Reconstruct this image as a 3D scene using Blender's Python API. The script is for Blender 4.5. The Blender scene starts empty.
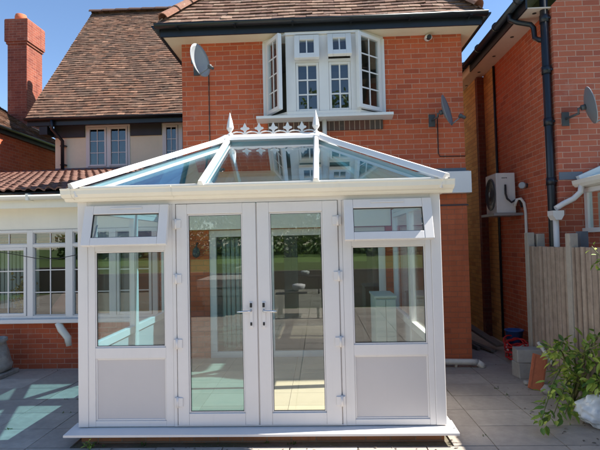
import bpy, bmesh, math, random
from mathutils import Vector, Matrix, Euler, noise as mnoise
random.seed(7)
R = math.radians
scene = bpy.context.scene
COL = scene.collection

# ------------------------------------------------------------------ camera
cam_d = bpy.data.cameras.new('camera'); cam = bpy.data.objects.new('camera', cam_d); COL.objects.link(cam)
cr = Vector((0.99894216, 0.04042715, -0.0219136)); cu = Vector((0.02335732, -0.03559197, 0.99909341)); cf = Vector((-0.03961055, 0.99854838, 0.03649859))
m = Matrix.Identity(4)
for i in range(3):
    m[i][0] = cr[i]; m[i][1] = cu[i]; m[i][2] = -cf[i]
m[0][3], m[1][3], m[2][3] = 2.2825, -4.4023, 1.8146
cam.matrix_world = m
cam_d.sensor_width = 36; cam_d.lens = 28.49; cam_d.clip_start = 0.05; cam_d.clip_end = 2000
scene.camera = cam

# ------------------------------------------------------------------ node helpers
def newmat(name):
    M = bpy.data.materials.new(name); M.use_nodes = True
    nt = M.node_tree
    for n in list(nt.nodes): nt.nodes.remove(n)
    out = nt.nodes.new('ShaderNodeOutputMaterial')
    return M, nt, out
def N(nt, t, **k):
    n = nt.nodes.new(t)
    for a, v in k.items():
        if a.startswith('_'): setattr(n, a[1:], v)
        else: n.inputs[a.replace('__', ' ')].default_value = v
    return n
def L(nt, a, b): nt.links.new(a, b)
def ramp(nt, stops, interp='LINEAR'):
    n = nt.nodes.new('ShaderNodeValToRGB'); e = n.color_ramp; e.interpolation = interp
    while len(e.elements) < len(stops): e.elements.new(0.5)
    for el, (p, c) in zip(e.elements, stops):
        el.position = p; el.color = (*c, 1)
    return n
def mixc(nt, fac, a, b, mode='MIX'):
    n = nt.nodes.new('ShaderNodeMix'); n.data_type = 'RGBA'; n.blend_type = mode
    for s, v in ((0, fac), (6, a), (7, b)):
        if hasattr(v, 'type') and hasattr(v, 'is_output'): nt.links.new(v, n.inputs[s])
        elif isinstance(v, (int, float)): n.inputs[s].default_value = v
        else: n.inputs[s].default_value = (*v, 1)
    return n.outputs[2]
def mth(nt, op, a, b=None, c=None):
    n = nt.nodes.new('ShaderNodeMath'); n.operation = op
    for i, v in enumerate((a, b, c)):
        if v is None: continue
        if isinstance(v, (int, float)): n.inputs[i].default_value = v
        else: nt.links.new(v, n.inputs[i])
    return n.outputs[0]
def noise(nt, scale, vec=None, detail=4, rough=.6):
    n = N(nt, 'ShaderNodeTexNoise', Scale=scale, Detail=detail, Roughness=rough)
    if vec is not None: L(nt, vec, n.inputs['Vector'])
    return n.outputs['Fac']

def plain(name, col, rough=.5, var=.08, scale=6, metal=0, bump=0.0, bscale=60, dirt=0.0, spec=.5, coat=0):
    M, nt, out = newmat(name)
    tc = N(nt, 'ShaderNodeTexCoord').outputs['Object']
    nz = noise(nt, scale, tc)
    c = mixc(nt, nz, tuple(x*(1-var) for x in col), tuple(min(1, x*(1+var)) for x in col))
    if dirt:
        d = ramp(nt, [(.45, (0,0,0)), (.75, (1,1,1))]); L(nt, noise(nt, scale*.7, tc, 8, .7), d.inputs[0])
        c = mixc(nt, mth(nt, 'MULTIPLY', d.outputs[0], dirt), c, tuple(x*.45 for x in col))
        mp = N(nt, 'ShaderNodeMapping'); mp.inputs['Scale'].default_value = (22, 22, .9); L(nt, tc, mp.inputs[0])
        sv = ramp(nt, [(.54, (0,0,0)), (.78, (1,1,1))]); L(nt, noise(nt, 1.0, mp.outputs[0], 4, .7), sv.inputs[0])
        c = mixc(nt, mth(nt, 'MULTIPLY', sv.outputs[0], dirt*.9), c, tuple(x*.55 for x in col))
    b = N(nt, 'ShaderNodeBsdfPrincipled', Roughness=rough, Metallic=metal)
    b.inputs['Specular IOR Level'].default_value = spec
    b.inputs['Coat Weight'].default_value = coat
    L(nt, c, b.inputs['Base Color'])
    r = mth(nt, 'ADD', rough-.06, mth(nt, 'MULTIPLY', noise(nt, scale*5, tc), .12)); L(nt, r, b.inputs['Roughness'])
    if bump:
        bp = N(nt, 'ShaderNodeBump', Strength=bump, Distance=.004); L(nt, noise(nt, bscale, tc, 6), bp.inputs['Height']); L(nt, bp.outputs[0], b.inputs['Normal'])
    L(nt, b.outputs[0], out.inputs[0]); return M

def brick_mat(name, c1, c2, mortar, w=.225, h=.075, ms=.0055, stain=.35, off=.5, contrast=1.0):
    """brick courses in metres, laid on whichever vertical face the wall has"""
    M, nt, out = newmat(name)
    tc = N(nt, 'ShaderNodeTexCoord').outputs['Object']
    sp = N(nt, 'ShaderNodeSeparateXYZ'); L(nt, tc, sp.inputs[0])
    ge = N(nt, 'ShaderNodeNewGeometry'); sn = N(nt, 'ShaderNodeSeparateXYZ'); L(nt, ge.outputs['True Normal'], sn.inputs[0])
    side = mth(nt, 'GREATER_THAN', mth(nt, 'ABSOLUTE', sn.outputs[0]), .7)
    u = mth(nt, 'ADD', mth(nt, 'MULTIPLY', sp.outputs[0], mth(nt, 'SUBTRACT', 1.0, side)), mth(nt, 'MULTIPLY', sp.outputs[1], side))
    # small waviness so courses are not ruler straight
    wob = mth(nt, 'MULTIPLY', mth(nt, 'SUBTRACT', noise(nt, 3.0, tc, 3), .5), .012)
    cb = N(nt, 'ShaderNodeCombineXYZ'); L(nt, mth(nt, 'ADD', u, 50.0), cb.inputs[0]); L(nt, mth(nt, 'ADD', mth(nt, 'ADD', sp.outputs[2], 30.0), wob), cb.inputs[1])
    bt = N(nt, 'ShaderNodeTexBrick'); bt.offset = off
    L(nt, cb.outputs[0], bt.inputs['Vector'])
    for k, v in (('Scale', 1), ('Mortar Size', ms), ('Mortar Smooth', .25), ('Bias', 0.0), ('Brick Width', w), ('Row Height', h)): bt.inputs[k].default_value = v
    bt.inputs['Color1'].default_value = (0,0,0,1); bt.inputs['Color2'].default_value = (1,1,1,1); bt.inputs['Mortar'].default_value = (.5,.5,.5,1)
    rp = ramp(nt, [(0, c2), (.2, c1), (.6, tuple(x*1.1 for x in c1)), (.85, c1), (1, tuple(x*.85 for x in c2))]); L(nt, bt.outputs['Color'], rp.inputs[0])
    n1 = noise(nt, 45, tc, 6, .7); n2 = noise(nt, 1.1, tc, 5, .65)
    c = mixc(nt, mth(nt, 'MULTIPLY', n1, .55), rp.outputs[0], tuple(x*.5 for x in c1))
    mo = mixc(nt, noise(nt, 30, tc, 5), mortar, tuple(x*.7 for x in mortar))
    c = mixc(nt, bt.outputs['Fac'], c, mo)
    sr = ramp(nt, [(.42, (0,0,0)), (.72, (1,1,1))]); L(nt, n2, sr.inputs[0])
    c = mixc(nt, mth(nt, 'MULTIPLY', sr.outputs[0], stain), c, tuple(x*.55 for x in c1))
    mp = N(nt, 'ShaderNodeMapping'); mp.inputs['Scale'].default_value = (3.2, 3.2, .35); L(nt, tc, mp.inputs[0])
    sv = ramp(nt, [(.52, (0,0,0)), (.74, (1,1,1))]); L(nt, noise(nt, 1.0, mp.outputs[0], 5, .7), sv.inputs[0])
    c = mixc(nt, mth(nt, 'MULTIPLY', sv.outputs[0], stain*1.1), c, tuple(x*.5 for x in c2))
    pv = ramp(nt, [(.60, (0,0,0)), (.75, (1,1,1))]); L(nt, noise(nt, 2.3, tc, 6, .7), pv.inputs[0])
    c = mixc(nt, mth(nt, 'MULTIPLY', pv.outputs[0], .22), c, (.62,.42,.34))
    b = N(nt, 'ShaderNodeBsdfPrincipled', Roughness=.88); b.inputs['Specular IOR Level'].default_value = .25
    L(nt, c, b.inputs['Base Color'])
    hgt = mth(nt, 'ADD', mth(nt, 'MULTIPLY', mth(nt, 'SUBTRACT', 1.0, bt.outputs['Fac']), 1.0), mth(nt, 'MULTIPLY', n1, .5))
    bp = N(nt, 'ShaderNodeBump', Strength=.8, Distance=.007); L(nt, hgt, bp.inputs['Height']); L(nt, bp.outputs[0], b.inputs['Normal'])
    L(nt, b.outputs[0], out.inputs[0]); return M

def island_mat(name, stops, rough=.85, nscale=25, dark=.55, bump=.5, patch=None, spec=.3, lichen=None):
    """each separate tile / slab / leaf of the mesh gets its own tone"""
    M, nt, out = newmat(name)
    tc = N(nt, 'ShaderNodeTexCoord').outputs['Object']
    ge = N(nt, 'ShaderNodeNewGeometry')
    rp = ramp(nt, stops); L(nt, ge.outputs['Random Per Island'], rp.inputs[0])
    n1 = noise(nt, nscale, tc, 7, .7)
    rr = ramp(nt, [(.38, (0,0,0)), (.7, (1,1,1))]); L(nt, n1, rr.inputs[0])
    c = mixc(nt, mth(nt, 'MULTIPLY', rr.outputs[0], dark), rp.outputs[0], tuple(x*.35 for x in stops[0][1]))
    if patch:
        pr = ramp(nt, [(.45, (0,0,0)), (.62, (1,1,1))]); L(nt, noise(nt, patch[0], tc, 6, .65), pr.inputs[0])
        c = mixc(nt, mth(nt, 'MULTIPLY', pr.outputs[0], patch[2]), c, patch[1])
    if lichen:
        pr = ramp(nt, [(.60, (0,0,0)), (.68, (1,1,1))]); L(nt, noise(nt, lichen[0], tc, 5, .7), pr.inputs[0])
        c = mixc(nt, mth(nt, 'MULTIPLY', pr.outputs[0], lichen[2]), c, lichen[1])
    b = N(nt, 'ShaderNodeBsdfPrincipled', Roughness=rough); b.inputs['Specular IOR Level'].default_value = spec
    L(nt, c, b.inputs['Base Color'])
    bp = N(nt, 'ShaderNodeBump', Strength=bump, Distance=.004); L(nt, noise(nt, nscale*3, tc, 6), bp.inputs['Height']); L(nt, bp.outputs[0], b.inputs['Normal'])
    L(nt, b.outputs[0], out.inputs[0]); return M

def leaf_mat(name, stops):
    M, nt, out = newmat(name)
    ge = N(nt, 'ShaderNodeNewGeometry')
    rp = ramp(nt, stops); L(nt, ge.outputs['Random Per Island'], rp.inputs[0])
    b = N(nt, 'ShaderNodeBsdfPrincipled', Roughness=.45); L(nt, rp.outputs[0], b.inputs['Base Color'])
    t = N(nt, 'ShaderNodeBsdfTranslucent'); L(nt, mixc(nt, .5, rp.outputs[0], (.35,.5,.06)), t.inputs[0])
    mx = N(nt, 'ShaderNodeMixShader', Fac=.3); L(nt, b.outputs[0], mx.inputs[1]); L(nt, t.outputs[0], mx.inputs[2])
    L(nt, mx.outputs[0], out.inputs[0]); return M

def glass_mat(name, tint=(.93,.97,.95), f0=.075, grazing=.95, rough=0.0, wave=.0):
    M, nt, out = newmat(name)
    ge = N(nt, 'ShaderNodeNewGeometry')
    dt = N(nt, 'ShaderNodeVectorMath'); dt.operation = 'DOT_PRODUCT'
    L(nt, ge.outputs['Normal'], dt.inputs[0]); L(nt, ge.outputs['Incoming'], dt.inputs[1])
    x = mth(nt, 'SUBTRACT', 1.0, mth(nt, 'ABSOLUTE', dt.outputs['Value']))
    fr = mth(nt, 'ADD', mth(nt, 'MULTIPLY', mth(nt, 'POWER', x, 4.6), grazing-f0), f0)
    t = N(nt, 'ShaderNodeBsdfTransparent'); t.inputs[0].default_value = (*tint, 1)
    g = N(nt, 'ShaderNodeBsdfAnisotropic' if False else 'ShaderNodeBsdfGlossy', Roughness=rough); g.inputs[0].default_value = (1,1,1,1)
    if wave:
        tc = N(nt, 'ShaderNodeTexCoord').outputs['Object']
        bp = N(nt, 'ShaderNodeBump', Strength=wave, Distance=.01); L(nt, noise(nt, 1.6, tc, 1), bp.inputs['Height']); L(nt, bp.outputs[0], g.inputs['Normal'])
    mx = N(nt, 'ShaderNodeMixShader'); L(nt, fr, mx.inputs[0]); L(nt, t.outputs[0], mx.inputs[1]); L(nt, g.outputs[0], mx.inputs[2])
    L(nt, mx.outputs[0], out.inputs[0]); return M

MT = {}
MT['upvc'] = plain('white upvc', (.745,.715,.69), .32, .04, 2, dirt=.10)
MT['panel'] = plain('white panel', (.56,.53,.52), .4, .03, 3, dirt=.04)
MT['cream'] = plain('cream pvc', (.83,.79,.68), .35, .04, 2, dirt=.10)
MT['creamboard'] = plain('cream board', (.85,.81,.71), .5, .05, 2, dirt=.10)
MT['render'] = plain('cream render', (.86,.78,.58), .9, .07, 2, bump=.4, bscale=40, dirt=.18)
MT['black'] = plain('black pvc', (.012,.014,.018), .38, .2, 3)
MT['blackpipe'] = plain('black pipe', (.012,.014,.019), .35, .2, 3)
MT['frieze'] = plain('dark stained board', (.04,.04,.05), .6, .2, 6, bump=.3)
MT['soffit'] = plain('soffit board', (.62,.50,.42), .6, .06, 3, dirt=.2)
MT['soffitw'] = plain('cream soffit board', (.78,.68,.5), .6, .05, 3, dirt=.15)
MT['brick'] = brick_mat('red brick', (.60,.135,.060), (.48,.10,.052), (.66,.34,.23), stain=.25)
MT['brick2'] = brick_mat('dull red brick', (.54,.15,.085), (.43,.11,.072), (.66,.38,.28), stain=.28)
MT['brickplain'] = brick_mat('orange brick tight joints', (.60,.16,.07), (.50,.125,.055), (.44,.17,.10), stain=.4)
MT['brickglow'] = brick_mat('brick with painted sun glow', (.70,.40,.15), (.55,.27,.10), (.45,.28,.12), stain=.15)  # reflected sun on the neighbour's rear wall, put into the brick colour
MT['brickshade'] = brick_mat('pier brick with painted shade', (.20,.05,.03), (.14,.04,.03), (.2,.1,.07), stain=.4)  # shade on the pier's front face, put into the brick colour
MT['brickchim'] = brick_mat('chimney brick', (.34,.095,.06), (.24,.06,.045), (.46,.27,.2), stain=.5)
MT['plinth'] = brick_mat('plinth brick', (.50,.22,.11), (.36,.20,.12), (.36,.28,.2), stain=.5)
MT['edgebrick'] = brick_mat('dark brick on edge', (.10,.075,.065), (.20,.07,.05), (.5,.36,.28), w=.075, h=.20, off=0)
MT['tile'] = island_mat('plain clay roof tiles', [(0,(.09,.055,.04)), (.3,(.18,.095,.063)), (.55,(.26,.135,.085)), (.8,(.13,.08,.055)), (1,(.36,.20,.13))], .9, 18, .6, lichen=(9,(.38,.28,.19),.35), patch=(1.4,(.12,.085,.065),.4))
MT['tile2'] = island_mat('front roof tiles', [(0,(.12,.065,.05)), (.4,(.22,.125,.09)), (.7,(.34,.22,.16)), (1,(.16,.10,.08))], .9, 18, .5, lichen=(9,(.45,.38,.28),.5))
MT['bonnet'] = island_mat('terracotta hip tiles', [(0,(.28,.13,.085)), (.5,(.38,.20,.14)), (1,(.30,.17,.125))], .9, 25, .5, lichen=(12,(.5,.42,.32),.6))
MT['ridge'] = island_mat('dark ridge tiles', [(0,(.10,.06,.05)), (1,(.17,.10,.08))], .9, 25, .4)
MT['pantile'] = island_mat('red pantiles', [(0,(.14,.07,.052)), (.5,(.22,.115,.085)), (1,(.17,.085,.065))], .75, 20, .45, lichen=(14,(.45,.3,.2),.3))
MT['slab'] = island_mat('concrete paving slabs', [(0,(.38,.33,.285)), (.5,(.44,.385,.33)), (1,(.49,.435,.375))], .88, 14, .25, patch=(1.7,(.28,.245,.215),.5), lichen=(28,(.50,.46,.38),.35))
MT['joint'] = island_mat('joint sand and moss', [(0,(.19,.16,.125)), (1,(.19,.16,.125))], .95, 20, .4, patch=(1.2,(.09,.11,.05),.6))
MT['floor'] = island_mat('cream floor tiles', [(0,(.46,.39,.29)), (1,(.54,.46,.34))], .4, 5, .1, bump=.05, spec=.5)
MT['lawn'] = plain('grass', (.10,.15,.03), .95, .45, 1.2, bump=1, bscale=30)
MT['earth'] = plain('soil', (.06,.045,.03), .95, .4, 12, bump=1, bscale=30)
MT['glass'] = glass_mat('clear glazing', (.96,.985,.97), .062, .95, wave=.02)
MT['glassh'] = glass_mat('house window glass', (.85,.9,.9), .07, .95, wave=.05)
MT['roofglass'] = glass_mat('blue tinted roof glass', (.53,.79,.88), .30, 1.0, wave=.03)
MT['dark'] = plain('dark room', (.03,.032,.036), .9, .3, 1.5)
MT['room'] = plain('room wall', (.24,.21,.18), .9, .2, 1.5)
MT['curtain'] = plain('curtain', (.65,.66,.6), .9, .1, 3)
MT['brown'] = plain('brown blind', (.28,.10,.05), .8, .25, 9)
MT['rubber'] = plain('black gasket', (.02,.02,.02), .6, .1, 4)
MT['chrome'] = plain('polished metal', (.65,.65,.66), .22, .05, 5, metal=1)
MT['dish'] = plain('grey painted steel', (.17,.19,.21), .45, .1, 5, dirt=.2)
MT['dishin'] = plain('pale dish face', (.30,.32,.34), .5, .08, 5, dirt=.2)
MT['lnb'] = plain('dark plastic', (.07,.075,.08), .5, .2, 5)
MT['galv'] = plain('galvanised metal', (.35,.36,.37), .45, .12, 8, metal=.6)
MT['acwhite'] = plain('grey white casing', (.62,.60,.58), .5, .05, 3, dirt=.15)
MT['lead'] = plain('lead flashing', (.12,.14,.17), .5, .2, 6)
MT['concrete'] = plain('concrete post', (.38,.34,.29), .92, .15, 9, bump=.6, dirt=.35)
MT['board'] = island_mat('weathered fence boards', [(0,(.27,.20,.155)), (.5,(.35,.275,.22)), (1,(.41,.33,.27))], .9, 10, .4)
MT['stone'] = plain('mottled stone', (.33,.31,.28), .95, .35, 14, bump=1, bscale=40, dirt=.75)
MT['block'] = plain('grey concrete block', (.36,.35,.33), .95, .18, 12, bump=.8, dirt=.35)
MT['terracotta'] = plain('terracotta', (.50,.15,.07), .8, .22, 14, bump=.4, dirt=.25)
MT['bag'] = plain('white woven sack', (.84,.83,.80), .55, .08, 9, bump=1.0, bscale=14, dirt=.12)
MT['redhose'] = plain('red rubber hose', (.55,.02,.02), .4, .15, 8)
MT['blue'] = plain('blue plastic', (.03,.10,.32), .4, .1, 5)
MT['wood'] = plain('weathered timber', (.17,.14,.115), .9, .25, 14, bump=.5)
MT['gate'] = plain('dark timber gate', (.05,.04,.035), .9, .3, 10, bump=.5)
MT['pvcpipe'] = plain('grey white pipe', (.66,.63,.57), .45, .08, 5, dirt=.35)
MT['copper'] = plain('black lagging', (.02,.02,.022), .7, .2, 9)
MT['leaf'] = leaf_mat('shrub leaves', [(0,(.05,.12,.03)), (.35,(.14,.26,.04)), (.7,(.36,.46,.07)), (1,(.62,.66,.14))])
MT['treeleaf'] = leaf_mat('tree leaves', [(0,(.025,.06,.012)), (.5,(.05,.10,.02)), (1,(.09,.15,.03))])
MT['mint'] = plain('pale mint paint', (.46,.55,.50), .5, .04, 4)
MT['salmon'] = plain('salmon fabric', (.62,.22,.14), .9, .1, 6)
MT['straw'] = plain('straw', (.55,.40,.14), .9, .3, 20)
MT['bark'] = plain('bark', (.13,.095,.065), .95, .3, 14, bump=1)
MT['stem'] = plain('green stem', (.16,.17,.06), .7, .2, 14)

# ------------------------------------------------------------------ mesh builder
class MB:
    def __init__(s): s.bm = bmesh.new(); s.X = Matrix.Identity(4)
    def v(s, p): return s.bm.verts.new(s.X @ Vector(p))
    def box(s, x0, x1, y0, y1, z0, z1, bev=0.0):
        if x0 > x1: x0, x1 = x1, x0
        if y0 > y1: y0, y1 = y1, y0
        if z0 > z1: z0, z1 = z1, z0
        V = [s.v((x, y, z)) for x in (x0, x1) for y in (y0, y1) for z in (z0, z1)]
        F = [s.bm.faces.new([V[i] for i in q]) for q in ((0,1,3,2), (4,6,7,5), (0,4,5,1), (2,3,7,6), (0,2,6,4), (1,5,7,3))]
        if bev: bmesh.ops.bevel(s.bm, geom=list({e for f in F for e in f.edges}), offset=bev, segments=2, affect='EDGES', profile=.5)
        return s
    def bar(s, a, b, w, h, up=(0,0,1), bev=0.0):
        a, b = Vector(a), Vector(b); d = (b-a); ln = d.length; d.normalize(); up = Vector(up)
        sx = d.cross(up).normalized(); uz = sx.cross(d)
        Mx = Matrix((( sx.x, d.x, uz.x, a.x), (sx.y, d.y, uz.y, a.y), (sx.z, d.z, uz.z, a.z), (0,0,0,1)))
        o = s.X; s.X = o @ Mx; s.box(-w/2, w/2, 0, ln, -h/2, h/2, bev); s.X = o; return s
    def prism(s, pts, axis, a, b):
        """closed outline pts in the plane across axis, extruded from a to b"""
        def P(p, t):
            return {'x': (t, p[0], p[1]), 'y': (p[0], t, p[1]), 'z': (p[0], p[1], t)}[axis]
        A = [s.v(P(p, a)) for p in pts]; B = [s.v(P(p, b)) for p in pts]; n = len(pts)
        s.bm.faces.new(A); s.bm.faces.new(B[::-1])
        for i in range(n): s.bm.faces.new((A[i], B[i], B[(i+1) % n], A[(i+1) % n]))
        return s
    def poly(s, pts, thick):
        P = [Vector(p) for p in pts]; n = (P[1]-P[0]).cross(P[2]-P[0]).normalized()*thick
        A = [s.v(p) for p in P]; B = [s.v(p-n) for p in P]; k = len(P)
        s.bm.faces.new(A); s.bm.faces.new(B[::-1])
        for i in range(k): s.bm.faces.new((A[i], B[i], B[(i+1) % k], A[(i+1) % k]))
        return s
    def tube(s, pts, r, seg=10, cap=True, closed=False):
        pts = [Vector(p) for p in pts]; rings = []; n = len(pts)
        rr = r if hasattr(r, '__len__') else [r]*n
        prev = None
        for i, p in enumerate(pts):
            if closed: d = pts[(i+1) % n]-pts[i-1]
            else: d = (pts[min(i+1, n-1)]-pts[max(i-1, 0)])
            d.normalize()
            if prev is None:
                t = Vector((0,0,1)) if abs(d.z) < .9 else Vector((1,0,0)); sx = d.cross(t).normalized()
            else: sx = (prev - d*prev.dot(d)).normalized()
            prev = sx; sy = d.cross(sx)
            rings.append([s.v(p + (sx*math.cos(a)+sy*math.sin(a))*rr[i]) for a in [2*math.pi*k/seg for k in range(seg)]])
        m_ = n if closed else n-1
        for i in range(m_):
            A, B = rings[i], rings[(i+1) % n]
            for k in range(seg):
                f = s.bm.faces.new((A[k], A[(k+1) % seg], B[(k+1) % seg], B[k])); f.smooth = True
        if cap and not closed: s.bm.faces.new(rings[0][::-1]); s.bm.faces.new(rings[-1])
        return s
    def lathe(s, prof, seg=16, smooth=True, c=(0,0,0), closed=True):
        rings = [[s.v((c[0]+r*math.cos(2*math.pi*k/seg), c[1]+r*math.sin(2*math.pi*k/seg), c[2]+z)) for k in range(seg)] for r, z in prof]
        for A, B in zip(rings, rings[1:]):
            for k in range(seg):
                f = s.bm.faces.new((A[k], A[(k+1) % seg], B[(k+1) % seg], B[k])); f.smooth = smooth
        if closed:
            s.bm.faces.new(rings[0][::-1]); s.bm.faces.new(rings[-1])
        return s
    def build(s, name, mat, parent=None, origin=None, recalc=True):
        if recalc: bmesh.ops.recalc_face_normals(s.bm, faces=s.bm.faces)
        o_ = Vector((0,0,0))
        if parent is not None: o_ = root_loc(parent)
        elif origin is not None: o_ = Vector(origin)
        bmesh.ops.translate(s.bm, verts=s.bm.verts, vec=-o_)
        me = bpy.data.meshes.new(name); s.bm.to_mesh(me); s.bm.free()
        me.materials.append(MT[mat] if isinstance(mat, str) else mat)
        o = bpy.data.objects.new(name, me); COL.objects.link(o)
        if parent is not None: o.parent = parent
        elif origin is not None: o.location = origin
        return o
def root_loc(o):
    while o.parent: o = o.parent
    return Vector(o.location)
def tag(o, label=None, cat=None, group=None, kind=None):
    if label: o['label'] = label
    if cat: o['category'] = cat
    if group: o['group'] = group
    if kind: o['kind'] = kind
    return o
def thing(name, loc, label, cat, group=None):
    o = bpy.data.objects.new(name, None); COL.objects.link(o); o.location = loc; o.empty_display_size = .1
    return tag(o, label, cat, group)
def frame_ring(mb, x0, x1, z0, z1, wl, wr, wb, wt, y0, y1, bev=.004):
    mb.box(x0, x0+wl, y0, y1, z0, z1, bev); mb.box(x1-wr, x1, y0, y1, z0, z1, bev)
    mb.box(x0+wl, x1-wr, y0+.0015, y1-.0015, z0, z0+wb, bev); mb.box(x0+wl, x1-wr, y0+.0015, y1-.0015, z1-wt, z1, bev)
def wall_rects(mb, x0, x1, z0, z1, y0, y1, holes):
    xs = sorted({x0, x1, *[h[0] for h in holes], *[h[1] for h in holes]}); zs = sorted({z0, z1, *[h[2] for h in holes], *[h[3] for h in holes]})
    def hole(cx, cz): return any(h[0] < cx < h[1] and h[2] < cz < h[3] for h in holes)
    V = {}
    def vt(x, y, z):
        k = (x, y, z)
        if k not in V: V[k] = mb.v(k)
        return V[k]
    for i in range(len(xs)-1):
        for j in range(len(zs)-1):
            a, b, c, d = xs[i], xs[i+1], zs[j], zs[j+1]
            if hole((a+b)/2, (c+d)/2): continue
            mb.bm.faces.new((vt(a,y0,c), vt(b,y0,c), vt(b,y0,d), vt(a,y0,d))); mb.bm.faces.new((vt(a,y1,d), vt(b,y1,d), vt(b,y1,c), vt(a,y1,c)))
            for (p, q, cx, cz) in (((a,c),(b,c),(a+b)/2,c-1e-3), ((b,c),(b,d),b+1e-3,(c+d)/2), ((b,d),(a,d),(a+b)/2,d+1e-3), ((a,d),(a,c),a-1e-3,(c+d)/2)):
                if hole(cx, cz) or cx < x0 or cx > x1 or cz < z0 or cz > z1:
                    mb.bm.faces.new((vt(p[0],y0,p[1]), vt(q[0],y0,q[1]), vt(q[0],y1,q[1]), vt(p[0],y1,p[1])))

# ------------------------------------------------------------------ ground
g = MB(); g.box(-400, 400, -400, 400, -.3, -.03)
tag(g.build('lawn', 'lawn'), 'grass garden ground reaching out to the horizon', None, None, 'structure')
j = MB(); j.box(-9, 12, -8.5, 9, -.029, -.012)
tag(j.build('patio_bed', 'joint'), 'sandy bed showing in the joints between the paving slabs', None, None, 'structure')
s_ = MB()
for ix in range(-14, 20):
    for iy in range(-19, 16):
        x0 = ix*.6+.18; y0 = iy*.45-.12 
        gx = random.uniform(.003,.006)
        z = random.uniform(-.0015,.0015)
        xa, xb = x0, x0+.6
        if iy in (0, 1) and xa < 3.42 and xb > -.02:      # slabs cut back around the conservatory brickwork
            if xa < -.1: xb = -.02
            elif xb > 3.5: xa = 3.42
            else: continue
        s_.box(xa+gx, xb-gx, y0+gx, y0+.45-gx, -.012, z, 0)
tag(s_.build('patio', 'slab'), 'grey brown concrete paving slabs around the house', None, None, 'structure')

# ------------------------------------------------------------------ tiled roofs
def tile_roof(mb, O, U, V, ulen, vlen, clip=lambda v: None, tw=.165, gauge=.1, th=.017, jit=1.15):
    """courses of separate overlapping tiles; clip(v)->(u0,u1)"""
    O, U, V = Vector(O), Vector(U).normalized(), Vector(V).normalized(); n = U.cross(V).normalized()
    if n.z < 0: n = -n
    rows = int(vlen/gauge)
    for r in range(rows+1):
        v0 = r*gauge; u0, u1 = (0, ulen)
        c = clip(v0)
        if c: u0, u1 = c
        if u1-u0 < .02: continue
        k = -1 if r % 2 else 0
        u = (math.floor(u0/tw))*tw + (tw/2 if r % 2 else 0) - tw
        while u < u1:
            a, b = max(u+.0015, u0), min(u+tw-.0015, u1); u += tw
            if b-a < .02: continue
            dz = random.gauss(0, .0025)*jit; dv = random.gauss(0, .003)*jit; tw_ = random.gauss(0, .0022)*jit
            if random.random() < .006: dv -= random.uniform(.015,.04)
            P = lambda uu, vv, h: O + U*uu + V*vv + n*(h+.012*math.sin(uu*1.3+1)*math.sin(vv*1.1)+.006*math.sin(uu*3.7+vv*2.1))
            lo = v0+dv-.006; hi = v0+gauge*1.12
            h0 = th*2.0+dz; h1 = th*.9
            q = [mb.v(P(a,lo,h0+tw_)), mb.v(P(b,lo,h0-tw_)), mb.v(P(b,hi,h1)), mb.v(P(a,hi,h1))]
            w = [mb.v(P(a,lo,h0+tw_-th)), mb.v(P(b,lo,h0-tw_-th)), mb.v(P(b,hi,h1-th)), mb.v(P(a,hi,h1-th))]
            for f in ((q[0],q[1],q[2],q[3]), (w[0],w[1],q[1],q[0]), (w[3],w[0],q[0],q[3]), (w[1],w[2],q[2],q[1])): mb.bm.faces.new(f)
def ridge_tiles(mb, A, B, r=.11, ln=.33, sq=.75, up=(0,0,1)):
    A, B = Vector(A), Vector(B); d = B-A; n = max(1, int(d.length/ln)); d.normalize(); up = Vector(up)
    sx = d.cross(up).normalized(); uz = sx.cross(d)
    for i in range(n):
        p0 = A + d*(i*ln); p1 = A + d*((i+1)*ln+.02); k = random.uniform(-.004,.004)
        ra, rb = r*1.08, r*.94
        ring0 = []; ring1 = []; in0 = []; in1 = []
        for t in range(9):
            a = math.pi*t/8
            for (p, rr, L0, off) in ((p0, ra, ring0, 0), (p1, rb, ring1, 0), (p0, ra-.016, in0, 0), (p1, rb-.016, in1, 0)):
                L0.append(mb.v(p + sx*math.cos(a)*rr + uz*(math.sin(a)*rr*sq+k)))
        for t in range(8):
            for q in ((ring0[t], ring0[t+1], ring1[t+1], ring1[t]), (in0[t], in1[t], in1[t+1], in0[t+1]), (ring0[t], in0[t], in0[t+1], ring0[t+1]), (ring1[t], ring1[t+1], in1[t+1], in1[t])):
                mb.bm.faces.new(q)

# ------------------------------------------------------------------ small window maker (front facing -Y)
def win(parent, x0, x1, y, z0, z1, cols, rows, fw=.05, name='window', mat='upvc', depth=.06, bars=True, backing='dark', M=None, glass='glassh', bw=.018, label=None, back_d=.35):
    mb = MB()
    if M: mb.X = M
    frame_ring(mb, x0, x1, z0, z1, fw, fw, fw, fw, y, y+depth, .004)
    o = mb.build(name, mat, parent)
    if label: o['label'] = label
    gb = MB(); gb.X = M or Matrix.Identity(4)
    gb.box(x0+fw-.004, x1-fw+.004, y+.028, y+.036, z0+fw-.004, z1-fw+.004); gb.build('pane', glass, o)
    if bars and (cols > 1 or rows > 1):
        b = MB(); b.X = M or Matrix.Identity(4); w, h = x1-x0-2*fw, z1-z0-2*fw
        for i in range(1, cols): xx = x0+fw+w*i/cols; b.box(xx-bw/2, xx+bw/2, y+.018, y+.0275, z0+fw, z1-fw)
        for i in range(1, rows): zz = z0+fw+h*i/rows; b.box(x0+fw, x1-fw, y+.019, y+.0265, zz-bw/2, zz+bw/2)
        b.build('glazing_bar', 'upvc', o)
    if backing:
        k = MB(); k.X = M or Matrix.Identity(4)
        wall_open_box(k, x0+.005, x1-.005, y+depth, y+depth+back_d, z0+.005, z1-.005); k.build('interior', backing, o)
    return o
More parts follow.
